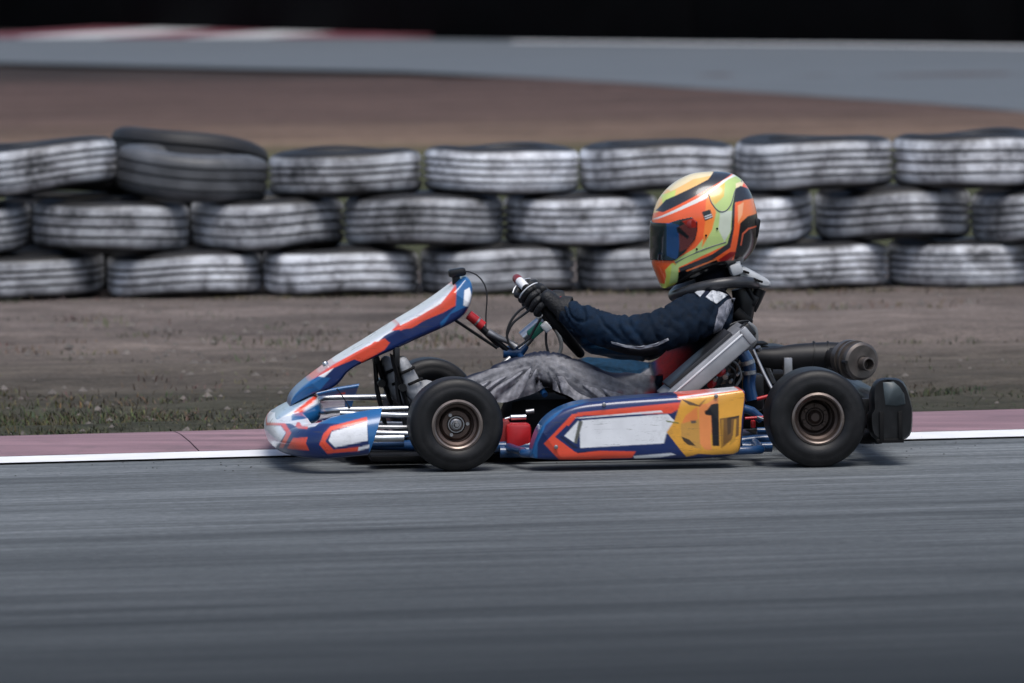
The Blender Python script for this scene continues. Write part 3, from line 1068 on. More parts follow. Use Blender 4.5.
q.tube([P(850, 434, -0.40), P(864, 436, -0.46), P(880, 436, -0.50)], 0.024, 14)
q.box(P(862, 415, -0.42), (0.05, 0.02, 0.10), bev=0.2)
q.build('bumper_mount', [M['black'], M['chrome']], rbp)
M['sheen'] = mat('painted_sheen_grey', (0.06, 0.078, 0.086), rough=0.38, var=0.4, scale=30, dirt=0.4)  # grey tone paints the sheen on the black bumper's corners
for s in (-1, 1):
    q = MB()
    pa = [P(u, v, -0.66) for u, v in [(881, 381), (893, 380), (900, 386), (905, 394), (906, 405), (896, 407), (884, 406)]]
    poly = [(p.x, p.z) for p in pa]
    cx = sum(p[0] for p in poly) / len(poly)
    cz = sum(p[1] for p in poly) / len(poly)
    outer = [(p[0], s * 0.664, p[1]) for p in poly]
    inner = [(cx + (p[0] - cx) * .82, s * 0.675, cz + (p[1] - cz) * .82) for p in poly]
    back = [(p[0], s * 0.60, p[1]) for p in poly]
    n = len(poly)
    fs = [tuple(range(2 * n, 3 * n))]
    vv = back + outer + inner
    for i in range(n):
        j = (i + 1) % n
        fs += [(i, j, n + j, n + i), (n + i, n + j, 2 * n + j, 2 * n + i)]
    q.add(vv, fs)
    q.box((xb0 + 0.035, s * 0.672, 0.115), (0.012, 0.02, 0.09), mi=1)
    q.box((xb0 + 0.09, s * 0.672, 0.12), (0.012, 0.02, 0.08), mi=1)
    q.box((xb0 + 0.06, s * 0.672, 0.075), (0.08, 0.016, 0.012), mi=1)
    q.build('corner_panel', [M['sheen'], M['blackmatt']], rbp, sharp=60)

# ================================================================== DRIVER
pts = [P(664, 400, 0), P(680, 378, 0), P(700, 345, 0), P(712, 318, 0), P(716, 292, 0), P(712, 262, 0), P(706, 230, 0), P(706, 208, 0)]   # 0 pelvis .. 7 crown
rr = [0.12, 0.115, 0.12, 0.105, 0.062, 0.06, 0.095, 0.07]
ed = [(i, i + 1) for i in range(7)]
gl_hand = {}


def limb(ps, rs, frm):
    i0 = len(pts)
    for k, (p, r) in enumerate(zip(ps, rs)):
        pts.append(p)
        rr.append(r)
        ed.append((frm if k == 0 else i0 + k - 1, i0 + k))


gripn = rimpt(rad(62)) + Vector((0, 0, 0))
gripf = rimpt(rad(-62))
wrn = gripn + Vector((0.062, -0.035, -0.022))
wrf = gripf + Vector((0.062, 0.035, -0.022))
limb([P(709, 311, -.17), P(688, 320, -.235), P(657, 334, -.285), P(632, 337, -.28), P(600, 329, -.24), wrn], [.080, .074, .070, .064, .054, .038], 3)
sh = P(709, 310, -.17)
el = P(655, 336, -.285)
limb([Vector((sh.x, .17, sh.z - .02)), Vector((el.x + .09, .235, el.z - .02)), Vector((el.x, .285, el.z - .06)), Vector((P(600, 330, 0).x, .24, el.z - .045)), wrf], [.074, .066, .060, .050, .036], 3)
kn = P(541, 365, -.17)
limb([P(652, 404, -.10), P(598, 392, -.15), kn, P(503, 381, -.15), P(455, 397, -.12), P(428, 400, -.105)], [.085, .064, .062, .057, .047, .040], 0)
limb([Vector((P(650, 401, -.1).x, .10, .215)), Vector((P(600, 389, -.15).x, .15, .226)), Vector((kn.x + .05, .16, kn.z - .085)), Vector((P(505, 385, -.15).x, .15, .195)), Vector((P(455, 397, -.12).x, .12, .17)), Vector((P(410, 400, -.12).x, .105, .18))], [.085, .066, .056, .048, .042, .038], 0)
vs, fs = skin('body', pts, ed, rr, 4, 0)
hipx = P(650, 400, 0).x
ellx = el.x
# fabric folds
newv = []
n_ = len(vs)
tmp = bpy.data.meshes.new('t')
tmp.from_pydata([tuple(v) for v in vs], [], fs)
tmp.update()
nor = [v.normal.copy() for v in tmp.vertices]
bpy.data.meshes.remove(tmp)
cols = []
ZA = lambda p: Z(560, 250, 2.97, p)
ZB = lambda p: Z(680, 250, 7.59, p)
suit_layers = [
    ((92, 14, 20), ZA([(270, 310), (390, 290), (385, 390), (285, 400)])),
    ((20, 40, 78), ZA([(215, 330), (285, 318), (290, 395), (220, 400)])),
]
arm_layers = [
    ((20, 26, 48), ZB([(140, 350), (215, 270), (265, 270), (190, 355)])),
    ((20, 26, 48), ZB([(300, 440), (420, 370), (420, 420), (330, 560), (300, 650), (240, 640), (290, 540)])),
    ((14, 20, 36), ZA([(150, 297), (200, 310), (240, 322), (300, 306), (335, 290), (320, 306), (240, 330), (190, 322)])),
]
sp_, ap_ = paintfn(suit_layers, (9, 15, 28)), paintfn(arm_layers, (8, 25, 42))
for p, nn in zip(vs, nor):
    q1 = mnoise.noise(Vector((p.x * 9, p.y * 9, p.z * 9)))
    legp = p.x < hipx and p.z < kn.z + 0.075 and not (p.z > 0.34 and p.x > kn.x + 0.1)
    armp = (abs(p.y) > 0.13 or p.x < ellx + 0.02) and not legp
    amp = 0.008
    f = q1 * amp
    if legp:
        an = math.atan2(p.z - kn.z - 0.02, p.x - kn.x)
        nn2 = mnoise.noise(Vector((an * 7, p.y * 9, (p - kn).length * 3)))
        f += -0.008 * max(0, 0.22 - abs(nn2)) / 0.22 + 0.002 * mnoise.noise(Vector((p.x * 25, p.y * 14, p.z * 25)))
    elif armp:
        rdg = mnoise.noise(Vector((p.x * 26 + p.z * 16, p.y * 9, p.z * 9)) + Vector((q1, q1, 0)))
        rd2 = mnoise.noise(Vector((p.x * 44 - p.z * 22, p.y * 16 + 4, p.z * 16)))
        f += -0.010 * max(0, 0.2 - abs(rdg)) / 0.2 - 0.005 * max(0, 0.16 - abs(rd2)) / 0.16 + 0.003
    newv.append(p + nn * f)
    u, v = px((p.x, -abs(p.y), p.z))
    if legp:
        if p.y > 0.0:
            c = s2l((24, 58, 84)) if p.x > P(578, 0, .15).x else s2l((40, 42, 50))
        else:
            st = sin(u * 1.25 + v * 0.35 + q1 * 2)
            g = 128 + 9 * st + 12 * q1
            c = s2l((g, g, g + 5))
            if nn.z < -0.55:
                c = s2l((22, 22, 26))  # shade under the leg painted into the cloth colour
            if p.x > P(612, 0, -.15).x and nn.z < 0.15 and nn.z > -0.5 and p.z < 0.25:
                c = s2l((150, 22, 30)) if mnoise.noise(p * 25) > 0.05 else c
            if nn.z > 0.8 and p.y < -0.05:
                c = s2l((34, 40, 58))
    elif armp:
        c = ap_(u, v)
        if p.x < ellx - 0.05 and q1 > -0.1:
            c = tuple(x * 1.5 for x in c)
    else:
        c = sp_(u, v)
    cols.append(c)
fs_body = fs
nb_ = [[] for _ in newv]
for f_ in fs:
    for i_ in range(len(f_)):
        nb_[f_[i_]].append(f_[i_ - 1])
for _ in range(2):
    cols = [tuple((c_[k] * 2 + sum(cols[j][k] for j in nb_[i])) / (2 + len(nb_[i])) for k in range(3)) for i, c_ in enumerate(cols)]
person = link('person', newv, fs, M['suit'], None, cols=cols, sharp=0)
person.matrix_world = KM.copy()
tag(person, 'seated person in navy and grey racing suit and bright helmet, steering the go-kart', 'person')

# loose trouser cloth hanging below the near thigh and shin
NA_, NB_ = 180, 44


def flap(pts_top, pts_bot, y, name):
    T, B = resample(smoothpts(pts_top, 2), NA_), resample(smoothpts(pts_bot, 2), NA_)
    vs, fs, cl = [], [], []
    for side in (0, 1):
        for i in range(NA_):
            for k in range(NB_):
                w = k / (NB_ - 1)
                u = T[i][0] * (1 - w) + B[i][0] * w
                v = T[i][1] * (1 - w) + B[i][1] * w
                an = math.atan2(v - 346, (u - 543) * 0.6)
                n0 = mnoise.noise(Vector((an * 2.2, u * .02, 3)))
                n1 = mnoise.noise(Vector((an * 5.5 + n0, v * .02, 7)))
                n2 = mnoise.noise(Vector((u * .09, v * .14, 1)))
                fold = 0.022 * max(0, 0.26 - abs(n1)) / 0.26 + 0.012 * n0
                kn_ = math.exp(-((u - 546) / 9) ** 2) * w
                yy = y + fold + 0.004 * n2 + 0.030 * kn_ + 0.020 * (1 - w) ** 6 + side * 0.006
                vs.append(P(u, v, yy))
                g = 138 + 8 * sin(u * 1.25 + v * .35) + 14 * n2 - 30 * max(0, 0.10 - abs(n1)) / 0.10  # last term paints shade into the fold creases
                cl.append(s2l((g, g, g + 6)))
    n = NA_ * NB_
    for s in (0, 1):
        for i in range(NA_ - 1):
            for k in range(NB_ - 1):
                a = s * n + i * NB_ + k
                f = (a, a + 1, a + NB_ + 1, a + NB_)
                fs.append(f if s else f[::-1])
    for i in range(NA_ - 1):
        a = i * NB_
        fs.append((a, a + NB_, n + a + NB_, n + a))
        a += NB_ - 1
        fs.append((a, n + a, n + a + NB_, a + NB_))
    for k in range(NB_ - 1):
        a = k
        fs.append((a, n + a, n + a + 1, a + 1))
        a = (NA_ - 1) * NB_ + k
        fs.append((a, a + 1, n + a + 1, n + a))
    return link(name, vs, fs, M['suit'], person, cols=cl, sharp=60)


flap([(478, 386), (500, 377), (520, 369), (541, 362), (560, 369), (580, 380), (605, 389), (640, 399)],
     [(488, 398), (501, 404), (520, 398), (536, 393), (546, 386), (555, 391), (570, 396), (577, 402), (600, 404), (640, 404)], -0.222, 'trouser_cloth')

# ---- sewn patches on the near shoulder and sleeve
from mathutils.bvhtree import BVHTree
bvh = BVHTree.FromPolygons(newv, fs_body)


def patch(nm, col, A_, B_):
    A_, B_ = resample(A_, 36), resample(B_, 36)
    vs, fs = [], []
    last = -0.25
    for i in range(36):
        for k in range(14):
            w = k / 13
            u, v = A_[i][0] * (1 - w) + B_[i][0] * w, A_[i][1] * (1 - w) + B_[i][1] * w
            o_ = P(u, v, -0.7)
            d_ = (P(u, v, -0.1) - o_).normalized()
            h = bvh.ray_cast(o_, d_)
            if h[0] is None:
                p_ = P(u, v, last)
            else:
                p_ = h[0]
                last = p_.y
            vs.append(p_ - d_ * 0.003)
    for i in range(35):
        for k in range(13):
            a = i * 14 + k
            fs.append((a, a + 1, a + 15, a + 14))
    o = link(nm, vs, fs, M['suit'], person, cols=[s2l(col)] * len(vs), sharp=0)
    md = o.modifiers.new('t', 'SOLIDIFY')
    md.thickness = 0.003
    md.offset = 0
    return o


patch('shoulder_patch', (176, 180, 186), [(693.5, 291.5), (699.5, 288)], [(700, 297), (706.5, 289.5)])
patch('shoulder_patch', (186, 190, 196), [(705.5, 297), (713, 289)], [(716.5, 304), (728, 295)])
patch('sleeve_piping', (120, 122, 132), [(719, 308), (727, 300), (735, 298)], [(713, 334), (721, 330), (730, 312)])
patch('sleeve_piping', (150, 154, 162), [(611, 341.5), (626, 345), (640, 346.5), (656, 343.5), (668, 338)], [(612, 343.5), (626, 347.5), (640, 349.5), (657, 346), (669, 340)])

# ---- gloves
def glove(side):                       # -1 near, 1 far
    g = rimpt(rad(62)) if side < 0 else rimpt(rad(-62))
    th0 = rad(62) * (1 if side < 0 else -1)
    tan_ = (rimpt(th0 + 0.01 * (-1 if side < 0 else 1)) - rimpt(th0)).normalized()   # along the rim, up
    out = (g - wc).normalized()
    wr_ = wrn if side < 0 else wrf
    pv, pe, prr = [], [], []
    pv.append(wr_ + Vector((0.025, side * 0.006, -0.004)))
    prr.append(0.036)
    pv.append(wr_)
    prr.append((0.034, 0.028))
    pe.append((0, 1))
    palm = g + out * 0.030 + nrm * 0.030
    pv.append(wr_ * 0.4 + palm * 0.6)
    prr.append((0.042, 0.026))
    pe.append((1, 2))
    pv.append(palm)
    prr.append((0.040, 0.020))
    pe.append((2, 3))
    V, F = skin('g', pv, pe, prr, 2, 0)
    allv, allf = list(V), list(F)
    for i in range(4):
        offs = (1.5 - i) * 0.0215
        cc = g + tan_ * offs
        rb_ = 0.0255
        chain = [palm + tan_ * offs * 0.7 - nrm * 0.004]
        ra = [0.0115]
        lengths = (0.95, 1.05, 1.0, 0.85)
        for a in (38, 0, -42, -88, -130, -165):
            a_ = rad(a * lengths[i] if a < 0 else a)
            bul = 0.006 if a in (0, -88) else 0
            chain.append(cc + out * cos(a_) * (rb_ + bul) + nrm * sin(a_) * (rb_ + bul))
            ra.append({38: .0118, 0: .0116, -42: .0106, -88: .0104, -130: .0095, -165: .0085}[a])
        v2, f2 = skin('f', chain, [(k, k + 1) for k in range(len(chain) - 1)], ra, 2, 0)
        bse = len(allv)
        allv += v2
        allf += [tuple(bse + x for x in f) for f in f2]
    cc = g + tan_ * 0.02
    ch = [palm + tan_ * 0.004 + nrm * 0.004 - out * 0.012, g + tan_ * 0.030 + nrm * 0.034 - out * 0.004, g + tan_ * 0.046 + nrm * 0.022 - out * 0.022, g + tan_ * 0.055 - nrm * 0.002 - out * 0.026]
    v2, f2 = skin('f', ch, [(0, 1), (1, 2), (2, 3)], [.014, .0135, .0115, .0095], 2, 0)
    bse = len(allv)
    allv += v2
    allf += [tuple(bse + x for x in f) for f in f2]
    go = link('glove', allv, allf, M['glove'], person, sharp=0)
    # cuff and piping
    c = MB()
    dv = (pv[0] - pv[1]).normalized()
    c.lathe([(0.0, 0.030), (0.0, 0.036), (0.012, 0.040), (0.034, 0.041), (0.036, 0.036)], pv[1], dv, 24, closed=True)
    c.build('cuff', M['glove'], go)
    c = MB()
    arc = []
    for a in (60, 35, 5, -30, -60):
        a_ = rad(a)
        arc.append(g + tan_ * (0.036) + out * cos(a_) * 0.0395 + nrm * sin(a_) * 0.0395)
    c.tube(arc, 0.0022, 8, sub=5)
    c.build('piping', M['alulight'], go)
    c = MB()
    arc = [pv[1] + Vector((0.006, 0, 0.034)), pv[1] + Vector((0.0, side * 0.03, 0.016)), pv[1] + Vector((0.002, side * 0.034, -0.012))]
    c.tube(arc, 0.003, 8, sub=5)
    c.build('strap', M['red'], go)
    return go


glove(-1)
glove(1)

# ---- boots
def boot(dy, u0):
    # heel low at the floor, toes up on the pedal
    side = -1 if dy < 0 else 1
    sole = [(u0 + 22, 405), (u0 + 14, 408), (u0 + 6, 398), (u0 - 1, 378), (u0 - 6, 360), (u0 - 5, 352)]
    ankle = P(u0 + 27, 392, dy)
    V, F = skin('b', [P(u0 + 36, 397, dy), P(u0 + 24, 391, dy), P(u0 + 16, 394, dy), P(u0 + 10, 382, dy), P(u0 + 4, 367, dy), P(u0, 355, dy)], [(0, 1), (1, 2), (2, 3), (3, 4), (4, 5)],
                [(.046, .046), (.044, .042), (.036, .040), (.036, .032), (.042, .024), (.032, .017)], 2, 0)
    cl = []
    for p in V:
        u, v = px((p.x, dy, p.z))
        t = (u - u0) + (v - 355) * -0.28
        g = s2l((150, 152, 156)) if t > -4.5 else s2l((24, 25, 28))
        if mnoise.noise(p * 30) > 0.35:
            g = s2l((60, 62, 66))
        cl.append(g)
    b_ = link('boot', V, F, M['boot'], person, cols=cl, sharp=0)
    q = MB()
    q.tube([P(u0 + 10, 404, dy), P(u0 + 2, 386, dy), P(u0 - 4, 366, dy), P(u0 - 5, 354, dy)], [.026, .030, .034, .026], 12, sub=5, flat=1.0)
    for i, v in enumerate(q.v):
        ax_ = P(u0 - 1, 380, dy)
        # flatten across the foot's thickness
        d_ = (P(u0 + 10, 404, dy) - P(u0 - 5, 354, dy)).normalized()
        nn = Vector((d_.z, 0, -d_.x))
        w = (v - ax_).dot(nn)
        q.v[i] = v - nn * w * 0.75
    q.build('sole', M['blackmatt'], b_)
    for (ua, va, ub, vb) in ((u0 + 2, 373, u0 + 13, 368), (u0 + 10, 384, u0 + 21, 379)):
        q = MB()
        pa_, pb_ = P(ua, va, dy - 0.040), P(ub, vb, dy - 0.038)
        q.tube([pa_ + Vector((0, 0.02, 0)), pa_, pb_, pb_ + Vector((0, 0.02, 0))], 0.0045, 8, sub=3)
        q.build('strap', M['blackmatt'], b_)
    return b_


boot(-0.11, 400)
boot(0.11, 384)

# ---- helmet
ZH = lambda p: Z(630, 160, 4.88, p)
left = [(55, 395), (58, 350), (65, 300), (90, 245), (120, 200), (160, 160), (200, 133), (250, 115), (300, 105), (350, 103), (400, 103), (440, 102), (480, 104), (510, 106), (560, 126), (600, 142), (622, 152)]
right = [(55, 400), (56, 440), (62, 490), (85, 535), (120, 566), (160, 590), (200, 605), (250, 617), (300, 624), (350, 626), (400, 618), (440, 602), (480, 572), (500, 545), (540, 440), (585, 300), (622, 175)]
fr = [(P(630 + x / 4.88, 160 + v / 4.88, 0).x, P(630 + x / 4.88, 160 + v / 4.88, 0).z) for v, x in left]
re_ = [(P(630 + x / 4.88, 160 + v / 4.88, 0).x, P(630 + x / 4.88, 160 + v / 4.88, 0).z) for v, x in right]
HZ0, HZ1 = fr[0][1], fr[-1][1]


def atz(curve, z):                    # x at a height
    pr_ = curve[0]
    for a, b_ in zip(curve, curve[1:]):
        if (a[1] - z) * (b_[1] - z) <= 0 and a[1] != b_[1]:
            t = (z - a[1]) / (b_[1] - a[1])
            return a[0] + (b_[0] - a[0]) * t
    return curve[-1][0]


def helmet_mesh(grow, n_s, n_c):
    frs, res = smoothpts(fr, 2), smoothpts(re_, 2)
    vs, fs = [], []
    for i in range(n_s):
        t = i / (n_s - 1)
        t2 = (1 - cos(min(t / 0.5, 1) * PI / 2)) * 0.5 if t < 0.5 else t
        z = HZ0 + (HZ1 - HZ0) * t2
        zz = min(max(z, HZ1 + 0.0005), HZ0 - 0.0005)
        xf_, xr_ = atz(frs, zz), atz(res, zz)
        mx, hx = (xf_ + xr_) / 2, max(0.003, (xr_ - xf_) / 2)
        hh = (HZ0 - zz) / (HZ0 - HZ1)
        w = 0.128 * math.sqrt(max(0.0006, 1 - max(0, 1 - hh / 0.42) ** 2.2)) * interp([(0, 1), (.55, 1), (.7, .975), (.85, .90), (1, .76)], hh)
        if hh > 0.5:
            c9 = 0.045 + hx * 0.9
            w9 = (w ** -4 + c9 ** -4) ** -0.25
            bl = min(1, (hh - 0.5) / 0.3)
            bl = bl * bl * (3 - 2 * bl)
            w = w * (1 - bl) + w9 * bl
        for k in range(n_c):
            th = 2 * PI * k / n_c
            c_, s_ = cos(th), sin(th)
            ee = 0.92
            vs.append(Vector((mx - math.copysign(abs(c_) ** ee, c_) * (hx + grow), math.copysign(abs(s_) ** ee, s_) * (w + grow), zz + (grow if t < .02 else 0))))
    for i in range(n_s - 1):
        for k in range(n_c):
            k2 = (k + 1) % n_c
            fs.append((i * n_c + k, (i + 1) * n_c + k, (i + 1) * n_c + k2, i * n_c + k2))
    fs.append(tuple(range(n_c)))
    fs.append(tuple((n_s - 1) * n_c + k for k in range(n_c))[::-1])
    return vs, fs


HO, HY, HL, HCR, HW, HCH = (246, 100, 48), (246, 196, 122), (184, 208, 130), (236, 220, 178), (232, 232, 226), (42, 44, 50)
hl = [
    (HO, ZH([(0, 0), (800, 0), (800, 800), (0, 800)])),
    (HY, ZH([(90, 270), (110, 200), (200, 110), (300, 60), (440, 30), (480, 70), (150, 240)])),
    (HCR, ZH([(170, 130), (300, 55), (400, 40), (400, 70), (300, 90), (190, 150)])),
    ((206, 222, 120), ZH([(150, 170), (215, 140), (200, 190), (150, 215)])),
    (HW, ZH([(100, 290), (350, 158), (440, 95), (530, 55), (545, 80), (460, 110), (350, 182), (130, 282)])),
    (HCH, ZH([(120, 245), (165, 190), (370, 90), (420, 40), (500, 52), (490, 68), (400, 115), (150, 250)])),
    (HL, ZH([(362, 160), (470, 90), (560, 60), (545, 95), (500, 180), (490, 240), (480, 330), (460, 400), (330, 460), (215, 520), (200, 480), (300, 420), (370, 330), (395, 240)])),
    ((224, 190, 90), ZH([(362, 160), (450, 105), (440, 170), (395, 210)])),
    ((250, 140, 60), ZH([(362, 160), (372, 175), (400, 245), (380, 330), (330, 420), (345, 300), (350, 200)])),
    ((205, 214, 196), ZH([(420, 240), (478, 240), (470, 340), (440, 390), (410, 330)])),
    (HCR, ZH([(505, 110), (560, 95), (530, 135), (505, 190), (498, 180)])),
    (HCH, ZH([(500, 135), (530, 122), (610, 150), (608, 185), (520, 195), (495, 200), (488, 330), (470, 420), (395, 470), (230, 545), (222, 520), (380, 452), (455, 400), (474, 330), (480, 220)])),
    ((246, 130, 70), ZH([(505, 215), (540, 190), (640, 180), (640, 250), (560, 270), (510, 310)])),
    ((250, 178, 130), ZH([(510, 215), (540, 200), (530, 260), (508, 300)])),
    ((18, 14, 16), ZH([(520, 300), (560, 268), (640, 252), (640, 500), (560, 500), (490, 480), (505, 400)])),
    ((200, 90, 60), ZH([(520, 410), (530, 350), (560, 325), (630, 312), (630, 318), (565, 332), (537, 356), (528, 410)])),
    ((150, 30, 30), ZH([(410, 480), (470, 440), (500, 440), (480, 480), (440, 490)])),
    (BLACK, ZH([(220, 540), (400, 470), (410, 486), (500, 480), (620, 480), (620, 700), (200, 700), (212, 590)])),
    ((220, 120, 70), ZH([(255, 530), (400, 472), (405, 478), (262, 536)])),
    ((206, 214, 96), ZH([(150, 500), (200, 495), (222, 520), (216, 590), (170, 640), (120, 640), (140, 560)])),
    (HL, ZH([(190, 500), (222, 512), (218, 590), (180, 600)])),
    (HO, ZH([(90, 488), (205, 486), (185, 500), (160, 530), (165, 560), (160, 600), (130, 600), (90, 540)])),
    ((12, 12, 14), ZH([(330, 245), (370, 232), (384, 272), (345, 288)])),
    (WHITE, ZH([(342, 266), (377, 254), (378, 258), (343, 270)])),
    (WHITE, ZH([(345, 275), (380, 263), (381, 268), (346, 280)])),
]
hp_ = paintfn(hl, HO)
vs, fs = helmet_mesh(0, 240, 400)
helmet = link('helmet', vs, fs, M['helmet'], person, cols=[hp_(*px((p.x, 0, p.z))) for p in vs], sharp=60)
helmet['label'] = 'orange, lime and black full-face helmet'
vp = ZH([(60, 298), (170, 300), (225, 280), (285, 268), (308, 290), (312, 320), (300, 375), (250, 440), (205, 482), (60, 488)])
vs, fs = helmet_mesh(0.0028, 240, 400)
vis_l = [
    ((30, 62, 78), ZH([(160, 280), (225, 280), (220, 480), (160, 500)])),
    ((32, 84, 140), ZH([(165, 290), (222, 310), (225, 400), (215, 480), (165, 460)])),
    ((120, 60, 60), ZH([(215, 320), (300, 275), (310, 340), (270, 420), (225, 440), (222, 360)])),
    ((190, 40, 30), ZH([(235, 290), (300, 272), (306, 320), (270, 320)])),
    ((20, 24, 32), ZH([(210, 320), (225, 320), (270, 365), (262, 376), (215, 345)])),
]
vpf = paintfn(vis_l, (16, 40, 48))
keep, cols = [], []
P2 = [px((p.x, 0, p.z)) for p in vs]
idx = {}
nv, nf, cl = [], [], []
for f in fs:
    if len(f) == 4 and all(inpoly(*P2[i], vp) for i in f):
        g = []
        for i in f:
            if i not in idx:
                idx[i] = len(nv)
                nv.append(vs[i])
                cl.append(vpf(*P2[i]))
            g.append(idx[i])
        nf.append(tuple(g))
visor = link('visor', nv, nf, M['visor'], helmet, cols=cl, sharp=0)
md = visor.modifiers.new('t', 'SOLIDIFY')
md.thickness = 0.003
md.offset = 0
q = MB()
for s in (-1, 1):
    pc = P(630 + 282 / 4.88, 160 + 305 / 4.88, 0)
    q.lathe([(0, 0.016), (0.012, 0.016), (0.015, 0.012), (0.015, 0)], (pc.x, s * 0.112, pc.z), (0, s, 0), 24)
q.build('visor_pivot', M['darkred'], helmet)
# ridges: top vent and the raised shell edge, rear spoiler line
q = MB()


def onhelm(x, y4):
    p = P(630 + x / 4.88, 160 + y4 / 4.88, 0)
    best = min((abs(v.x - p.x) ** 2 + (v.z - p.z) ** 2, v.y, k) for k, v in enumerate(HV) if v.y < 0)
    return Vector((p.x, best[1] - 0.001, p.z))


HV, _ = helmet_mesh(0, 150, 220)
HV = HV[::2]
for line in ([(365, 160), (378, 200), (410, 238), (445, 240), (475, 205), (500, 140), (540, 100)], [(205, 492), (330, 430), (450, 390)]):
    q.tube([onhelm(*p) for p in line], 0.0016, 6, sub=5)
q.build('shell_edge', M['cable'], helmet)
q = MB()
for (x, y4) in ((404, 325), (350, 358), (306, 425)):
    q.lathe([(0.003, 0.003), (-0.003, 0.003), (-0.003, 0)], onhelm(x, y4), (0, 1, 0), 10)
q.build('screw', M['blackmatt'], helmet)
q = MB()
p0 = P(630 + 600 / 4.88, 160 + 330 / 4.88, 0)
q.box(p0 + Vector((0.004, 0, 0)), (0.022, 0.10, 0.06), Matrix.Rotation(rad(10), 3, 'Y'), bev=0.35)
q.build('rear_vent', M['black'], helmet)

# ---- neck brace
q = MB()
front, rear = P(674, 296, 0), P(756, 284, 0)
cen = (front + rear) / 2
hx = (rear.x - front.x) / 2
n1 = 72
ringp = []
for i in range(n1 + 1):
    th = 2 * PI * i / n1
    x = cen.x - cos(th) * hx
    y = -sin(th) * 0.135
    z = front.z + (rear.z - front.z) * (0.5 - cos(th) / 2) + 0.026 * (abs(sin(th)) ** 1.5) * (1 if True else 0)
    ringp.append(Vector((x, y, z)))
q.tube(ringp[:-1] + [ringp[0]], 0.017, 14, cap=False)
brace = q.build('neck_brace', M['braceg'], person, sharp=0)
q = MB()
tp = xz([(738, 268), (744, 266), (752, 270), (763, 276), (771, 281), (773, 284)], -0.085)
bt = xz([(738, 279), (746, 283), (757, 287), (765, 289), (771, 288), (773, 286)], -0.085)
vs, fs = loft('plate', tp, bt, lambda t: 0.085 - 0.035 * t, 0.0, 30, 40, 0.5, None, None, endround=0.1, asp=4)
q.add(vs, fs)
q.box(P(735, 269, -0.06), (0.036, 0.10, 0.034), Matrix.Rotation(rad(-20), 3, 'Y'), bev=0.25)
q.box(P(737, 264, -0.05), (0.016, 0.06, 0.02), bev=0.25)
q.build('rear_plate', M['braceplate'], brace)
q = MB()
for (u, v, l) in ((746, 272, .020), (758, 280.5, .03), (750, 279, .025)):
    q.box(P(u, v, -0.085), (l, 0.012, 0.007), Matrix.Rotation(rad(20), 3, 'Y'), bev=0.3)
q.build('slot', M['blackmatt'], brace)
q = MB()
q.tube([P(760, 289, -0.02), P(756, 300, -0.02), P(752, 311, -0.02)], [0.02, 0.017, 0.012], 12, sub=4)
q.tube([P(748, 288, -0.06), P(754, 300, -0.05)], 0.007, 8)
q.tube([P(741, 288, -0.03), P(744, 302, -0.03), P(743, 318, -0.03)], [0.03, 0.034, 0.03], 14, sub=3)
q.box(P(752, 300, -0.03), (0.03, 0.05, 0.035), Matrix.Rotation(rad(30), 3, 'Y'), bev=0.25)
q.build('back_strut', M['black'], brace)
# chest protector / seat top behind the shoulder
q = MB()
q.tube([P(735, 312, -0.08), P(742, 318, -0.08), P(750, 322, -0.06)], [0.02, 0.018, 0.012], 12, sub=3)
q.build('collar_pad', M['blackmatt'], brace)

# ================================================================== SETTING
def sheet(name, pts, z, m, kind='structure', sub=None):
    o = link(name, [(p[0], p[1], z) for p in pts], [tuple(range(len(pts)))], m, None, smooth=False)
    if kind:
        o['kind'] = kind
    return o


def strip(name, A, B, zA, zB, m):
    n = len(A)
    vs = [(a[0], a[1], zA) for a in A] + [(b_[0], b_[1], zB) for b_ in B]
    fs = [(i, i + 1, n + i + 1, n + i) for i in range(n - 1)]
    o = link(name, vs, fs, m, None, smooth=False)
    bm = bmesh.new()
    bm.from_mesh(o.data)
    for f in bm.faces:
        f.normal_update()
        if f.normal.z < 0:
            f.normal_flip()
    bm.to_mesh(o.data)
    bm.free()
    o['kind'] = 'structure'
    return o


def ext(p, q, dl, dr):                # extend a line both ways
    d = (q - p).normalized()
    return p - d * dl, q + d * dr


# directions
l0, l1 = G(0, 464.2), G(1024, 437.4)
k0, k1 = G(0, 458.0), G(1024, 430.5)
g0, g1 = G(0, 436.0, 0.03), G(1024, 410.5, 0.03)
g0.z = g1.z = 0
TD = (l1 - l0).normalized()
TANG = math.atan2(TD.y, TD.x)


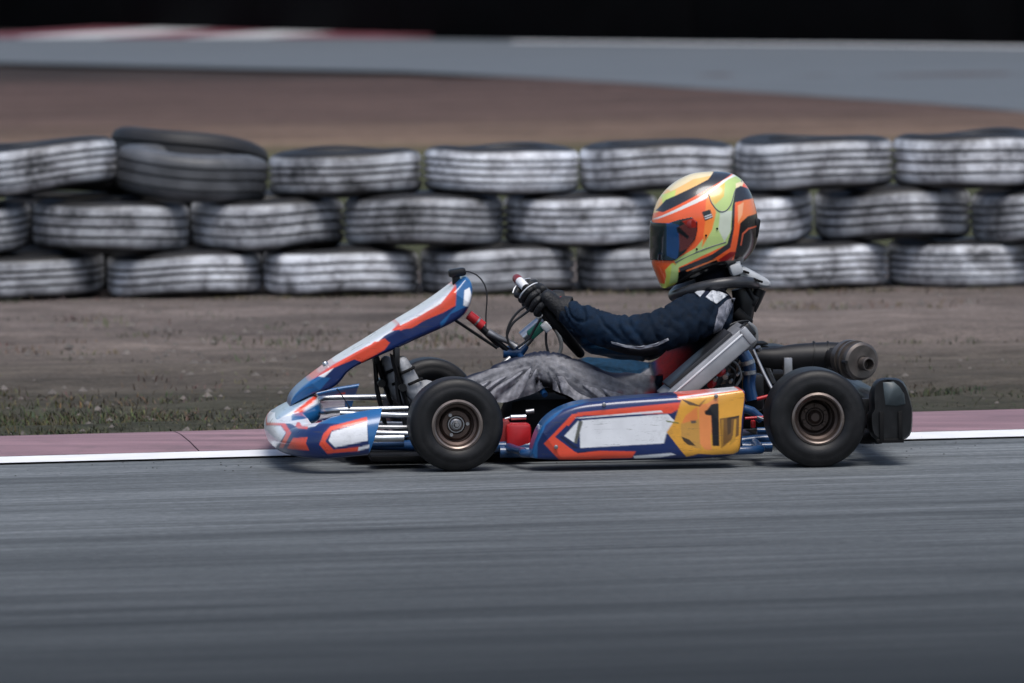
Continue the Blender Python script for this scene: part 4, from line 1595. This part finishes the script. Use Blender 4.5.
def ground_mat():
    m, nt, b = newmat('dirt_and_dry_grass')
    N, L = nt.nodes, nt.links
    tc = N.new('ShaderNodeTexCoord')

    def nz(scale, stretch, det=6, rough=.6):
        mp = N.new('ShaderNodeMapping')
        mp.inputs['Scale'].default_value = stretch
        L.new(tc.outputs['Object'], mp.inputs['Vector'])
        n = N.new('ShaderNodeTexNoise')
        n.inputs['Scale'].default_value = scale
        n.inputs['Detail'].default_value = det
        n.inputs['Roughness'].default_value = rough
        L.new(mp.outputs[0], n.inputs['Vector'])
        return n.outputs['Fac']

    def ramp(fac, els):
        r = N.new('ShaderNodeValToRGB')
        e = r.color_ramp.elements
        e[0].position, e[0].color = els[0][0], (*els[0][1], 1)
        e[1].position, e[1].color = els[1][0], (*els[1][1], 1)
        for p_, c_ in els[2:]:
            x = e.new(p_)
            x.color = (*c_, 1)
        L.new(fac, r.inputs[0])
        return r.outputs[0]

    def mix(f, a, b_, t='MIX'):
        x = N.new('ShaderNodeMix')
        x.data_type = 'RGBA'
        x.blend_type = t
        if isinstance(f, float):
            x.inputs['Factor'].default_value = f
        else:
            L.new(f, x.inputs['Factor'])
        for s, v in (('A', a), ('B', b_)):
            if isinstance(v, tuple):
                x.inputs[s].default_value = (*v, 1)
            else:
                L.new(v, x.inputs[s])
        return x.outputs['Result']
    sep = N.new('ShaderNodeSeparateXYZ')
    L.new(tc.outputs['Object'], sep.inputs[0])
    yn = N.new('ShaderNodeMapRange')
    yn.inputs['From Min'].default_value = 0
    yn.inputs['From Max'].default_value = 60
    L.new(sep.outputs['Y'], yn.inputs['Value'])
    wob = nz(0.5, (0.25, 1, 1), 4)
    ma = N.new('ShaderNodeMath')
    ma.operation = 'MULTIPLY_ADD'
    ma.inputs[1].default_value = 0.07
    L.new(wob, ma.inputs[0])
    L.new(yn.outputs[0], ma.inputs[2])
    base = ramp(ma.outputs[0], [(0.0, (0.060, 0.062, 0.040)), (0.055, (0.055, 0.055, 0.038)), (0.085, (0.075, 0.066, 0.052)), (0.13, (0.160, 0.132, 0.118)), (0.21, (0.150, 0.128, 0.122)),
                                (0.235, (0.055, 0.058, 0.030)), (0.40, (0.06, 0.065, 0.03)), (0.445, (0.085, 0.085, 0.04)), (0.475, (0.17, 0.118, 0.088)), (0.55, (0.105, 0.070, 0.060)), (0.66, (0.085, 0.056, 0.050)), (0.77, (0.038, 0.030, 0.028))])
    n1 = nz(1.2, (0.35, 1, 1), 8, .7)
    n2 = nz(9, (0.6, 1, 1), 8, .75)
    n3 = nz(60, (1, 1, 1), 4, .7)
    c = mix(1.0, base, ramp(n1, [(0.3, (.48, .49, .49)), (0.7, (1.38, 1.36, 1.34))]), 'MULTIPLY')
    c = mix(1.0, c, ramp(n2, [(0.3, (.6, .6, .6)), (0.7, (1.4, 1.4, 1.4))]), 'MULTIPLY')
    c = mix(1.0, c, ramp(n3, [(0.25, (.55, .55, .55)), (0.75, (1.5, 1.5, 1.5))]), 'MULTIPLY')
    L.new(c, b.inputs['Base Color'])
    b.inputs['Roughness'].default_value = 0.95
    b.inputs['Specular IOR Level'].default_value = 0.15
    bp = N.new('ShaderNodeBump')
    bp.inputs['Strength'].default_value = 0.8
    bp.inputs['Distance'].default_value = 0.04
    L.new(n2, bp.inputs['Height'])
    L.new(bp.outputs[0], b.inputs['Normal'])
    return m


def asphalt_mat(name, lo, hi, streak, grad=None):
    m, nt, b = newmat(name)
    N, L = nt.nodes, nt.links
    tc = N.new('ShaderNodeTexCoord')
    rot = N.new('ShaderNodeMapping')
    rot.vector_type = 'TEXTURE'
    rot.inputs['Rotation'].default_value = (0, 0, TANG)
    L.new(tc.outputs['Object'], rot.inputs['Vector'])

    def nz(scale, stretch, det=6, rough=.6):
        mp = N.new('ShaderNodeMapping')
        mp.inputs['Scale'].default_value = stretch
        L.new(rot.outputs[0], mp.inputs['Vector'])
        n = N.new('ShaderNodeTexNoise')
        n.inputs['Scale'].default_value = scale
        n.inputs['Detail'].default_value = det
        n.inputs['Roughness'].default_value = rough
        L.new(mp.outputs[0], n.inputs['Vector'])
        return n.outputs['Fac']

    def mr(v, a, b_, c, d):
        r = N.new('ShaderNodeMapRange')
        for nme, x in zip(('From Min', 'From Max', 'To Min', 'To Max'), (a, b_, c, d)):
            r.inputs[nme].default_value = x
        L.new(v, r.inputs['Value'])
        return r.outputs[0]

    def mul(a, b_):
        x = N.new('ShaderNodeMath')
        x.operation = 'MULTIPLY'
        L.new(a, x.inputs[0])
        if isinstance(b_, float):
            x.inputs[1].default_value = b_
        else:
            L.new(b_, x.inputs[1])
        return x.outputs[0]
    s1 = mr(nz(1.0, (0.16, 3.0, 1), 6, .7), .3, .7, 1 - streak, 1 + streak * .7)       # tyre rubber laid along the track
    s2 = mr(nz(1.0, (1.1, 24, 1), 6, .8), .3, .7, 1 - streak * .8, 1 + streak * .8)
    s3 = mr(nz(60, (0.5, 1, 1), 5, .85), .3, .7, .45, 1.55)                            # stones in the surface
    s4 = mr(nz(0.7, (.4, 1, 1), 4), .3, .7, .85, 1.12)
    v = mul(mul(s1, s2), mul(s3, s4))
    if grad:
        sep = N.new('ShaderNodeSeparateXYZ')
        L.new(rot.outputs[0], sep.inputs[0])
        v = mul(v, mr(sep.outputs['Y'], grad[0], grad[1], grad[2], 1.0))  # nearer asphalt darker: rubber build-up plus lens vignette painted into the colour
    c = N.new('ShaderNodeMix')
    c.data_type = 'RGBA'
    c.inputs['A'].default_value = (*lo, 1)
    c.inputs['B'].default_value = (*hi, 1)
    L.new(mul(v, 0.5), c.inputs['Factor'])
    L.new(c.outputs['Result'], b.inputs['Base Color'])
    b.inputs['Roughness'].default_value = 0.75
    b.inputs['Specular IOR Level'].default_value = 0.12
    bp = N.new('ShaderNodeBump')
    bp.inputs['Strength'].default_value = 0.35
    bp.inputs['Distance'].default_value = 0.004
    L.new(nz(220, (1, 1, 1), 3, .8), bp.inputs['Height'])
    L.new(bp.outputs[0], b.inputs['Normal'])
    return m


gm = ground_mat()
sheet('ground', [(-900, -900), (900, -900), (900, 900), (-900, 900)], -0.03, gm)
# verge, a gently uneven sheet between the kerb and the far track
def verge():
    nx, ny = 120, 170
    vs, fs = [], []
    for j in range(ny):
        for i in range(nx):
            X = -14 + 28 * i / (nx - 1)
            t = j / (ny - 1)
            yk = g0.y + (X - g0.x) * TD.y / TD.x + 0.02
            Y = yk + (40 - yk) * t ** 1.5
            damp = min(1, (Y - yk) / 0.8) * (1 if Y < 17 else max(0.15, (22 - Y) / 5))
            bar = 1 - 0.85 * max(0, 1 - abs(Y - 9.0) / 1.6)
            z = 0.0 + 0.05 * damp * bar * (mnoise.noise(Vector((X * .5, Y * .8, 0))) + .5 * mnoise.noise(Vector((X * 2, Y * 2.5, 5))))
            vs.append((X, Y, z))
    for j in range(ny - 1):
        for i in range(nx - 1):
            a = j * nx + i
            fs.append((a, a + 1, a + nx + 1, a + nx))
    o = link('grass_verge', vs, fs, gm, None, sharp=0)
    o['kind'] = 'structure'


verge()
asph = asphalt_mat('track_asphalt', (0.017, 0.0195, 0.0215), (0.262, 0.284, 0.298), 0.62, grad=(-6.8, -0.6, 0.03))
a0, a1 = ext(l0, l1, 30, 30)
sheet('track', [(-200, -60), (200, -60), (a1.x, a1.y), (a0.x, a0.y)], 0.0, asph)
wl = mat('white_line_paint', (0.80, 0.80, 0.81), rough=0.6, var=0.1, scale=8, dirt=0.25, dirtcol=(0.2, 0.2, 0.2))
b0, b1 = ext(l0, l1, 28, 28)
c0_, c1_ = ext(k0, k1, 28, 28)
strip('track_edge_line', [b0, b1], [c0_, c1_], 0.004, 0.004, wl)
kp = mat('faded_red_kerb_paint', (0.25, 0.15, 0.172), rough=0.7, var=0.4, scale=5, stretch=(.25, 3, 1), dirt=0.75, dirtcol=(0.10, 0.075, 0.075), bump=0.4, bscale=60)
d0_, d1_ = ext(g0, g1, 28, 28)
NB = 2
# kerb: a low ramp of painted concrete rising away from the track, with a real back edge
vs = []
for p in (c0_, c1_):
    pass
nrmk = Vector((-TD.y, TD.x, 0))
wk = (g0 - k0).dot(nrmk)
prof_k = [(0.0, 0.005), (wk * 0.35, 0.020), (wk * 0.75, 0.031), (wk, 0.030), (wk + 0.02, -0.05)]
sec = [c0_ + (c1_ - c0_) * i / 60 for i in range(61)]
vs, fs = [], []
kd = (c1_ - c0_).normalized()
for i in range(60):
    b_ = len(vs)
    for s_ in (sec[i] + kd * 0.0025, sec[i + 1] - kd * 0.0025):
        vs += [tuple(s_ + nrmk * d_ + Vector((0, 0, z_))) for d_, z_ in prof_k]
        vs.append(tuple(s_ + nrmk * 0.0 + Vector((0, 0, -0.05))))
    fs += [(b_ + k, b_ + 6 + k, b_ + 7 + k, b_ + k + 1) for k in range(5)]
    fs += [tuple(b_ + k for k in range(6)), tuple(b_ + 11 - k for k in range(6))]
kb = link('kerb', vs, fs, kp, None, sharp=20)
kb['kind'] = 'structure'

# far track
near_px = [(-400, 57), (-150, 60), (0, 63), (250, 69), (400, 72), (512, 77), (620, 83), (700, 89), (780, 94), (850, 99), (930, 104), (1000, 110), (1100, 120), (1250, 132)]
far_px = [(-400, 36), (-150, 37), (0, 38), (250, 38), (400, 39), (512, 40.5), (620, 41.5), (700, 42.5), (780, 43), (850, 43.5), (930, 44.5), (1000, 45.5), (1100, 47), (1250, 50)]
A = [G(*p) for p in near_px]
B = [G(*p) for p in far_px]
fa = asphalt_mat('far_asphalt', (0.055, 0.063, 0.07), (0.17, 0.19, 0.21), 0.3)
strip('far_track', A, B, 0.004, 0.004, fa)
e1 = [B[i] + (A[i] - B[i]).normalized() * 0.5 for i in range(len(B))]
e2 = [B[i] + (A[i] - B[i]).normalized() * 0.85 for i in range(len(B))]
strip('far_edge_line', e1[5:], e2[5:], 0.008, 0.008, wl)
# tan verge edge of the far track
tan = mat('dry_sand_edge', (0.20, 0.13, 0.10), rough=0.95, var=0.4, scale=2)
# far kerb with red and white blocks
q = MB()
k1p = [G(u, 38.5) for u in (-60, 395)]
dK = (k1p[1] - k1p[0]).normalized()
nK = Vector((-dK.y, dK.x, 0))
Lk = (k1p[1] - k1p[0]).length
nb = 8
start = -60
edges_ = [-60, 18, 102, 186, 270, 330, 395]
for i in range(len(edges_) - 1):
    pa, pb = G(edges_[i], 38.2), G(edges_[i + 1], 38.2)
    nn = 1 if edges_[i] in (18, 186) else 0
    v8 = [pa, pb, pb + nK * 3.0, pa + nK * 3.0]
    vs = [tuple(v + Vector((0, 0, z_))) for v, z_ in zip(v8, (0.012, 0.012, 0.03, 0.03))] + [tuple(v + Vector((0, 0, -0.05))) for v in v8]
    q.add(vs, [(0, 1, 2, 3), (4, 7, 6, 5), (0, 4, 5, 1), (1, 5, 6, 2), (2, 6, 7, 3), (3, 7, 4, 0)], nn)
kr = mat('kerb_red', (0.17, 0.045, 0.06), rough=0.7, var=0.3, scale=4)
kw = mat('kerb_white', (0.55, 0.55, 0.56), rough=0.7, var=0.2, scale=4, dirt=0.6)
o = q.build('far_kerb', [kr, kw], None, smooth=False)
o['kind'] = 'structure'
# black wall added to stand for the darkness behind the far track
wb = [G(u, v) + Vector((0, 0.4, 0)) for u, v in ((-900, 30), (-400, 29), (0, 29), (400, 37), (700, 40.0), (1024, 42.5), (1300, 46), (1800, 52))]
wm = mat('black_fill_wall', (0.0035, 0.0035, 0.004), rough=0.9, var=0.3, spec=0.05, scale=2)
q = MB()
for a, b_ in zip(wb, wb[1:]):
    n = max(1, int((b_ - a).length / 2.0))
    for i in range(n):
        p0_, p1_ = a.lerp(b_, i / n), a.lerp(b_, (i + 1) / n)
        ang = math.atan2(p1_.y - p0_.y, p1_.x - p0_.x)
        c = (p0_ + p1_) / 2 + Vector((0, 0.2, 0.95))
        q.box(c, ((p1_ - p0_).length - 0.015, 0.14, 2.0), Matrix.Rotation(ang, 3, 'Z'), bev=0.06)
o = q.build('dark_fill_wall', wm, None)
tag(o, 'long black wall added for the darkness beyond the far track', 'wall')

# ---- tyre barrier
def barrier_tyre(R_=0.32, gs=(-0.40, 0.0, 0.40), sipes=0, bead=0.185, rim=0.0):
    w = 0.20
    h = w / 2
    d = R_ - 0.32
    pr = [(-h * 0.72, bead), (-h * 0.93, bead + 0.02), (-h * 1.0, 0.245 + d), (-h * 0.95, 0.278 + d), (-h * 0.86, 0.300 + d), (-h * 0.72, 0.3125 + d), (-h * 0.60, 0.3165 + d)]
    n0 = len(pr)
    for g in gs:
        y = g * h
        pr += [(y - 0.006, 0.3185 + d), (y - 0.004, 0.303 + d), (y + 0.004, 0.303 + d), (y + 0.006, 0.3185 + d)]
    pr += [(-a, r) for a, r in pr[:n0][::-1]]
    pr += [(h * 0.66, bead + .005), (h * 0.5, 0.24), (0, 0.285), (-h * 0.5, 0.24), (-h * 0.66, bead + .005)]
    q = MB()
    q.lathe(pr, (0, 0, 0), (0, 0, 1), 110, closed=True)
    # worn, slightly out of round
    ph = R_ * 977
    for v in q.v:
        a = math.atan2(v.y, v.x)
        k = 1 + 0.012 * sin(2 * a + ph) + 0.006 * sin(5 * a + ph * 2)
        v.x *= k
        v.y *= k
        v.z += 0.006 * sin(2 * a + ph * 3) + 0.004 * sin(3 * a + ph)
    for k in range(sipes):
        th = 2 * PI * k / sipes
        for s_ in (-1, 1):
            R_m = Matrix.Rotation(th, 3, 'Z') @ Matrix.Rotation(s_ * 0.5, 3, 'X')
            c = Matrix.Rotation(th, 3, 'Z') @ Vector((0.3125 + d, 0, s_ * h * 0.66))
            q.box(c, (0.010, 0.030, 0.016), R_m, bev=0.15)
    return q


tm, nt, b = newmat('painted_barrier_tyre')
N, L = nt.nodes, nt.links
tc = N.new('ShaderNodeTexCoord')
oi = N.new('ShaderNodeObjectInfo')
add = N.new('ShaderNodeVectorMath')
add.operation = 'ADD'
sc3 = N.new('ShaderNodeVectorMath')
sc3.operation = 'SCALE'
sc3.inputs[0].default_value = (13, 7, 5)
L.new(oi.outputs['Random'], sc3.inputs['Scale'])
L.new(tc.outputs['Object'], add.inputs[0])
L.new(sc3.outputs[0], add.inputs[1])
n1 = N.new('ShaderNodeTexNoise')
n1.inputs['Scale'].default_value = 7
n1.inputs['Detail'].default_value = 8
n1.inputs['Roughness'].default_value = 0.7
L.new(add.outputs[0], n1.inputs['Vector'])
rp = N.new('ShaderNodeValToRGB')
e = rp.color_ramp.elements
e[0].position, e[0].color = 0.34, (0.09, 0.093, 0.10, 1)
e[1].position, e[1].color = 0.60, (0.66, 0.685, 0.73, 1)
x = e.new(0.47)
x.color = (0.38, 0.39, 0.42, 1)
L.new(n1.outputs['Fac'], rp.inputs[0])
# grooves: bare dark rubber where the paint never reached (radius from the tyre's axis)
sx = N.new('ShaderNodeSeparateXYZ')
L.new(tc.outputs['Object'], sx.inputs[0])
cxy = N.new('ShaderNodeCombineXYZ')
L.new(sx.outputs['X'], cxy.inputs['X'])
L.new(sx.outputs['Y'], cxy.inputs['Y'])
ln = N.new('ShaderNodeVectorMath')
ln.operation = 'LENGTH'
L.new(cxy.outputs[0], ln.inputs[0])
gr = N.new('ShaderNodeMapRange')
gr.inputs['From Min'].default_value = 0.300
gr.inputs['From Max'].default_value = 0.315
L.new(ln.outputs['Value'], gr.inputs['Value'])
mx = N.new('ShaderNodeMix')
mx.data_type = 'RGBA'
mx.inputs['A'].default_value = (0.006, 0.006, 0.007, 1)
L.new(gr.outputs[0], mx.inputs['Factor'])
L.new(rp.outputs[0], mx.inputs['B'])
mv = N.new('ShaderNodeMapRange')
mv.inputs['To Min'].default_value = 0.6
mv.inputs['To Max'].default_value = 1.3
L.new(oi.outputs['Random'], mv.inputs['Value'])
mm = N.new('ShaderNodeMix')
mm.data_type = 'RGBA'
mm.blend_type = 'MULTIPLY'
mm.inputs['Factor'].default_value = 1
L.new(mx.outputs['Result'], mm.inputs['A'])
L.new(mv.outputs[0], mm.inputs['B'])
L.new(mm.outputs['Result'], b.inputs['Base Color'])
b.inputs['Roughness'].default_value = 0.55
bp = N.new('ShaderNodeBump')
bp.inputs['Strength'].default_value = 0.4
bp.inputs['Distance'].default_value = 0.01
L.new(n1.outputs['Fac'], bp.inputs['Height'])
L.new(bp.outputs[0], b.inputs['Normal'])

protos = [barrier_tyre(*a).build('tyre', tm, None, sharp=35) for a in (
    (0.32, (-0.40, 0.0, 0.40), 0), (0.323, (-0.46, -0.16, 0.16, 0.46), 0, 0.17), (0.316, (-0.34, 0.02, 0.32), 0, 0.19), (0.321, (-0.5, -0.02, 0.42), 0, 0.2))]
used_p = set()
proto = protos[0]
YB = G(512, 294.6).y + 0.32                 # the tyres' centre line
sb = FPX / (YB - 0.32 - CAM.y)


def bx(u):
    return CAM.x + (u - 512) / sb


lay = [
    # row, centres, z bottom / top by u
    ('bottom', [24 - 158, 24, 182, 340, 498, 656, 814, 972, 1130], [(0, 0, .180), (450, 0, .192), (1024, 0, .190)]),
    ('middle', [-50, 108, 266, 424, 582, 740, 898, 1056], [(0, .180, .385), (450, .192, .402), (1024, .190, .403)]),
    ('top', [-122, 36, 190, 346, 503, 661, 819, 977, 1135], [(0, .402, .60), (346, .395, .583), (450, .402, .592), (660, .403, .60), (1024, .403, .627)]),
]
ords = ['leftmost', 'second from the left', 'third from the left', 'fourth from the left', 'fifth from the left', 'sixth from the left', 'seventh from the left', 'rightmost', 'rightmost']
first = True
for row, cs, tab in lay:
    vis = [u for u in cs if -60 < u < 1090]
    for u in cs:
        pi_ = random.choice([0, 0, 1, 1, 2, 3])
        if pi_ in used_p:
            o = protos[pi_].copy()
            C.objects.link(o)
        else:
            o = protos[pi_]
            used_p.add(pi_)
        zb = interp([(t[0], t[1]) for t in tab], u)
        zt = interp([(t[0], t[2]) for t in tab], u)
        hgt = zt - zb + 0.002
        dy = random.uniform(-0.05, 0.05)
        if row != 'bottom':
            dy += random.uniform(-0.015, 0.015)
        tilt = random.uniform(-0.02, 0.02)
        zc_ = (zb + zt) / 2 + (0 if row == 'bottom' else random.uniform(-.006, .006))
        k = random.uniform(0.985, 1.01)
        if row == 'top' and u == 36:
            tilt, zc_ = rad(-4.5), zc_ + 0.035
        if row == 'top' and u == 190:
            tilt, zc_, dy = rad(6.5), zc_ + 0.0, 0.03
        if row == 'middle' and u == 108:
            tilt = rad(1.2)
        o.location = (bx(u), YB + dy, zc_)
        o.rotation_euler = (random.uniform(-0.01, 0.01), tilt, random.uniform(0, 6.28))
        # tilt about the view axis, spin about the tyre's own axis
        o.rotation_euler = (Matrix.Rotation(tilt, 3, 'Y') @ Matrix.Rotation(random.uniform(0, 6.28), 3, 'Z')).to_euler()
        o.scale = (k, k, hgt / 0.20)
        if u in vis:
            i = vis.index(u)
            n = len(vis)
            pos = 'leftmost' if i == 0 else ('rightmost' if i == n - 1 else ['', 'second', 'third', 'fourth', 'fifth', 'sixth', 'seventh'][i] + ' from the left')
        else:
            pos = 'beyond the left end' if u < 0 else 'beyond the right end'
        ex = ''
        if row == 'top' and u == 36:
            ex = 'tipped up, '
        if row == 'top' and u == 190:
            ex = 'sagging, '
        tag(o, f'{ex}grey painted tyre lying in the {row} row of the barrier, {pos}', 'tyre', 'tyres stacked in the barrier behind the track')

dk = [o for o in bpy.data.objects if o.get('label', '').startswith('sagging')][0]
dk.data = dk.data.copy()
dk.data.materials.clear()
dk.data.materials.append(mat('dirty_dark_tyre', (0.085, 0.09, 0.10), rough=0.55, var=0.5, scale=9, dirt=0.6, dirtcol=(0.02, 0.02, 0.02)))
dk['label'] = 'sagging dark grey tyre in the top row of the barrier, under the leaning bare tyre'
bt = proto.copy()
bt.data = proto.data.copy()
bt.data.materials.clear()
bt.data.materials.append(mat('bare_tyre_rubber', (0.014, 0.014, 0.016), rough=0.6, var=0.4, scale=8, dirt=0.2))
C.objects.link(bt)
bt.location = (bx(182), YB + 0.52, 0.515)
bt.rotation_euler = (Matrix.Rotation(rad(-9), 3, 'X') @ Matrix.Rotation(rad(8), 3, 'Y')).to_euler()
bt.scale = (1.05, 1.05, 1.1)
tag(bt, 'bare black tyre resting behind the sagging grey tyre at the left of the barrier', 'tyre', 'bare tyres behind the barrier')
for u_, z_, ex in ((205, 0.30, 'upper of the two under the leaning bare tyre'), (205, 0.105, 'on the ground under the leaning bare tyre'),
                   (66, 0.50, 'top of the far left bare stack, added to darken the gap'), (66, 0.30, 'middle of the far left bare stack, added to darken the gap'), (66, 0.105, 'bottom of the far left bare stack, added to darken the gap')):  # far left stack added to blacken the gap behind the front tyres
    b2 = bt.copy()
    C.objects.link(b2)
    b2.location = (bx(u_), YB + 0.68, z_)
    b2.rotation_euler = (0, 0, u_ + z_ * 9)
    b2.scale = (0.97, 0.97, 0.95)
    tag(b2, 'bare black tyre behind the painted tyres, ' + ex, 'tyre', 'bare tyres behind the barrier')

# ---- grass tufts and pebbles on the verge
def tufts():
    vs, fs, cl = [], [], []
    rnd = random.Random(3)

    def blade(x, y, h, w, lean, ang, c):
        b_ = len(vs)
        dx, dy = cos(ang) * w, sin(ang) * w
        lx, ly = cos(ang + 1.57) * lean, sin(ang + 1.57) * lean
        vs.extend([(x - dx, y - dy, -0.01), (x + dx, y + dy, -0.01), (x + lx * .5 + dx * .6, y + ly * .5 + dy * .6, h * .6), (x + lx * .5 - dx * .6, y + ly * .5 - dy * .6, h * .6), (x + lx, y + ly, h)])
        fs.extend([(b_, b_ + 1, b_ + 2, b_ + 3), (b_ + 3, b_ + 2, b_ + 4)])
        cl.extend([c] * 5)
    for _ in range(6500):
        X = rnd.uniform(-4, 4)
        yk = g0.y + (X - g0.x) * TD.y / TD.x + 0.06
        r = rnd.random()
        if r < 0.55:
            Y = yk + abs(rnd.gauss(0, 1.0))
            dens = 1
        elif r < 0.8:
            Y = rnd.uniform(yk, 8.0)
        elif r < 0.9:
            Y = rnd.gauss(YB - 0.36, 0.05)
        else:
            Y = YB + 0.45 + abs(rnd.gauss(0, 1.2))
        if YB - 0.34 < Y < YB + 0.40 or Y < yk:
            continue
        if mnoise.noise(Vector((X * .8, Y * .8, 2))) < -0.1 and rnd.random() < .7:
            continue
        dry = mnoise.noise(Vector((X * .5, Y * .4, 9))) + rnd.uniform(-.4, .4)
        c = (0.13, 0.105, 0.07) if dry > 0.1 else ((0.075, 0.074, 0.042) if dry > -.3 else (0.05, 0.058, 0.03))
        c = tuple(v * rnd.uniform(.7, 1.3) for v in c)
        hh = rnd.uniform(.005, .020)
        for k in range(rnd.randint(6, 14)):
            blade(X + rnd.gauss(0, .05), Y + rnd.gauss(0, .05), hh * rnd.uniform(.5, 1.4), rnd.uniform(.0012, .003), rnd.uniform(0, .05), rnd.uniform(0, 6.28), c)
    m = mat('grass_blades', None, rough=0.8, attr=True, var=0.2, spec=0.2)
    o = link('grass', vs, fs, m, None, cols=cl, smooth=False)
    o['kind'] = 'stuff'
    o['label'] = 'sparse short dry grass on the verge'


tufts()


def pebbles():
    rnd = random.Random(5)
    q = MB()
    for _ in range(1500):
        X = rnd.uniform(-4, 4)
        yk = g0.y + (X - g0.x) * TD.y / TD.x
        if rnd.random() < 0.3:
            Y = yk - wk - 0.14 - abs(rnd.gauss(0, .35))
        else:
            Y = rnd.uniform(yk + .1, 8.3)
        r = rnd.uniform(.0015, .0035) if Y < yk else rnd.uniform(.006, .02)
        zz = 0.002
        ph = rnd.uniform(0, 6)
        top = (X, Y, zz + r * .8)
        ring_ = [(X + cos(ph + k * PI / 2.5) * r * rnd.uniform(.8, 1.3), Y + sin(ph + k * PI / 2.5) * r, zz) for k in range(5)]
        q.add([top] + ring_, [(0, 1 + k, 1 + (k + 1) % 5) for k in range(5)], 0 if Y > yk else 1)
    o = q.build('pebbles', [mat('pebble', (0.12, 0.105, 0.095), rough=.9, var=.5, scale=3), mat('rubber_marble', (0.02, 0.02, 0.02), rough=.8)], None, smooth=False)
    o['kind'] = 'stuff'
    o['label'] = 'loose pebbles and rubber crumbs beside the kerb'


pebbles()

def split_islands(names):
    for o in [x for x in bpy.data.objects if x.type == 'MESH' and x.name.split('.')[0] in names]:
        me = o.data
        par = list(range(len(me.vertices)))

        def find(i):
            while par[i] != i:
                par[i] = par[par[i]]
                i = par[i]
            return i
        for e_ in me.edges:
            a, b_ = find(e_.vertices[0]), find(e_.vertices[1])
            par[a] = b_
        groups = {}
        for p_ in me.polygons:
            groups.setdefault(find(p_.vertices[0]), []).append(p_)
        if len(groups) < 2:
            continue
        done = False
        base = o.name.split('.')[0]
        news = []
        for ps in groups.values():
            ids = {}
            vs, fs, ms = [], [], []
            for p_ in ps:
                f = []
                for i in p_.vertices:
                    if i not in ids:
                        ids[i] = len(vs)
                        vs.append(me.vertices[i].co.copy())
                    f.append(ids[i])
                fs.append(tuple(f))
                ms.append(p_.material_index)
            news.append((vs, fs, ms))
        mats = list(me.materials)
        parent = o.parent
        bpy.data.objects.remove(o)
        for vs, fs, ms in news:
            link(base, vs, fs, None, parent, mats=mats, fm=ms)


split_islands({'screw', 'rivet', 'skid_plate', 'master_cylinder', 'bumper_mount', 'coolant_fitting', 'bolt', 'hose_clamp', 'column_clamp', 'slot', 'visor_pivot', 'shell_edge', 'linkage', 'muffler_elbow'})

# ------------------------------------------------------------------ light
w = bpy.data.worlds.new('World')
sc.world = w
w.use_nodes = True
nt = w.node_tree
bg = nt.nodes['Background']
sky = nt.nodes.new('ShaderNodeTexSky')
sky.sky_type = 'NISHITA'
sky.sun_disc = False
SE, SR = rad(66), rad(165)
sky.sun_elevation = SE
sky.sun_rotation = SR
sky.air_density = 1.0
sky.dust_density = 3.0
sky.ozone_density = 1.0
nt.links.new(sky.outputs[0], bg.inputs[0])
bg.inputs[1].default_value = 0.105
sl = bpy.data.lights.new('sun', 'SUN')
so = bpy.data.objects.new('sun', sl)
C.objects.link(so)
sl.energy = 1.7
sl.angle = rad(34)
sl.color = (1.0, 0.985, 0.955)
sd = Vector((sin(SR) * cos(SE), cos(SR) * cos(SE), sin(SE)))
so.rotation_euler = (-sd).to_track_quat('-Z', 'Y').to_euler()

sc.view_settings.view_transform = 'Standard'
sc.view_settings.look = 'None'
sc.view_settings.gamma = 1
sc.view_settings.exposure = 0.50
sc.render.engine = 'CYCLES'
sc.cycles.use_denoising = True
sc.cycles.max_bounces = 6
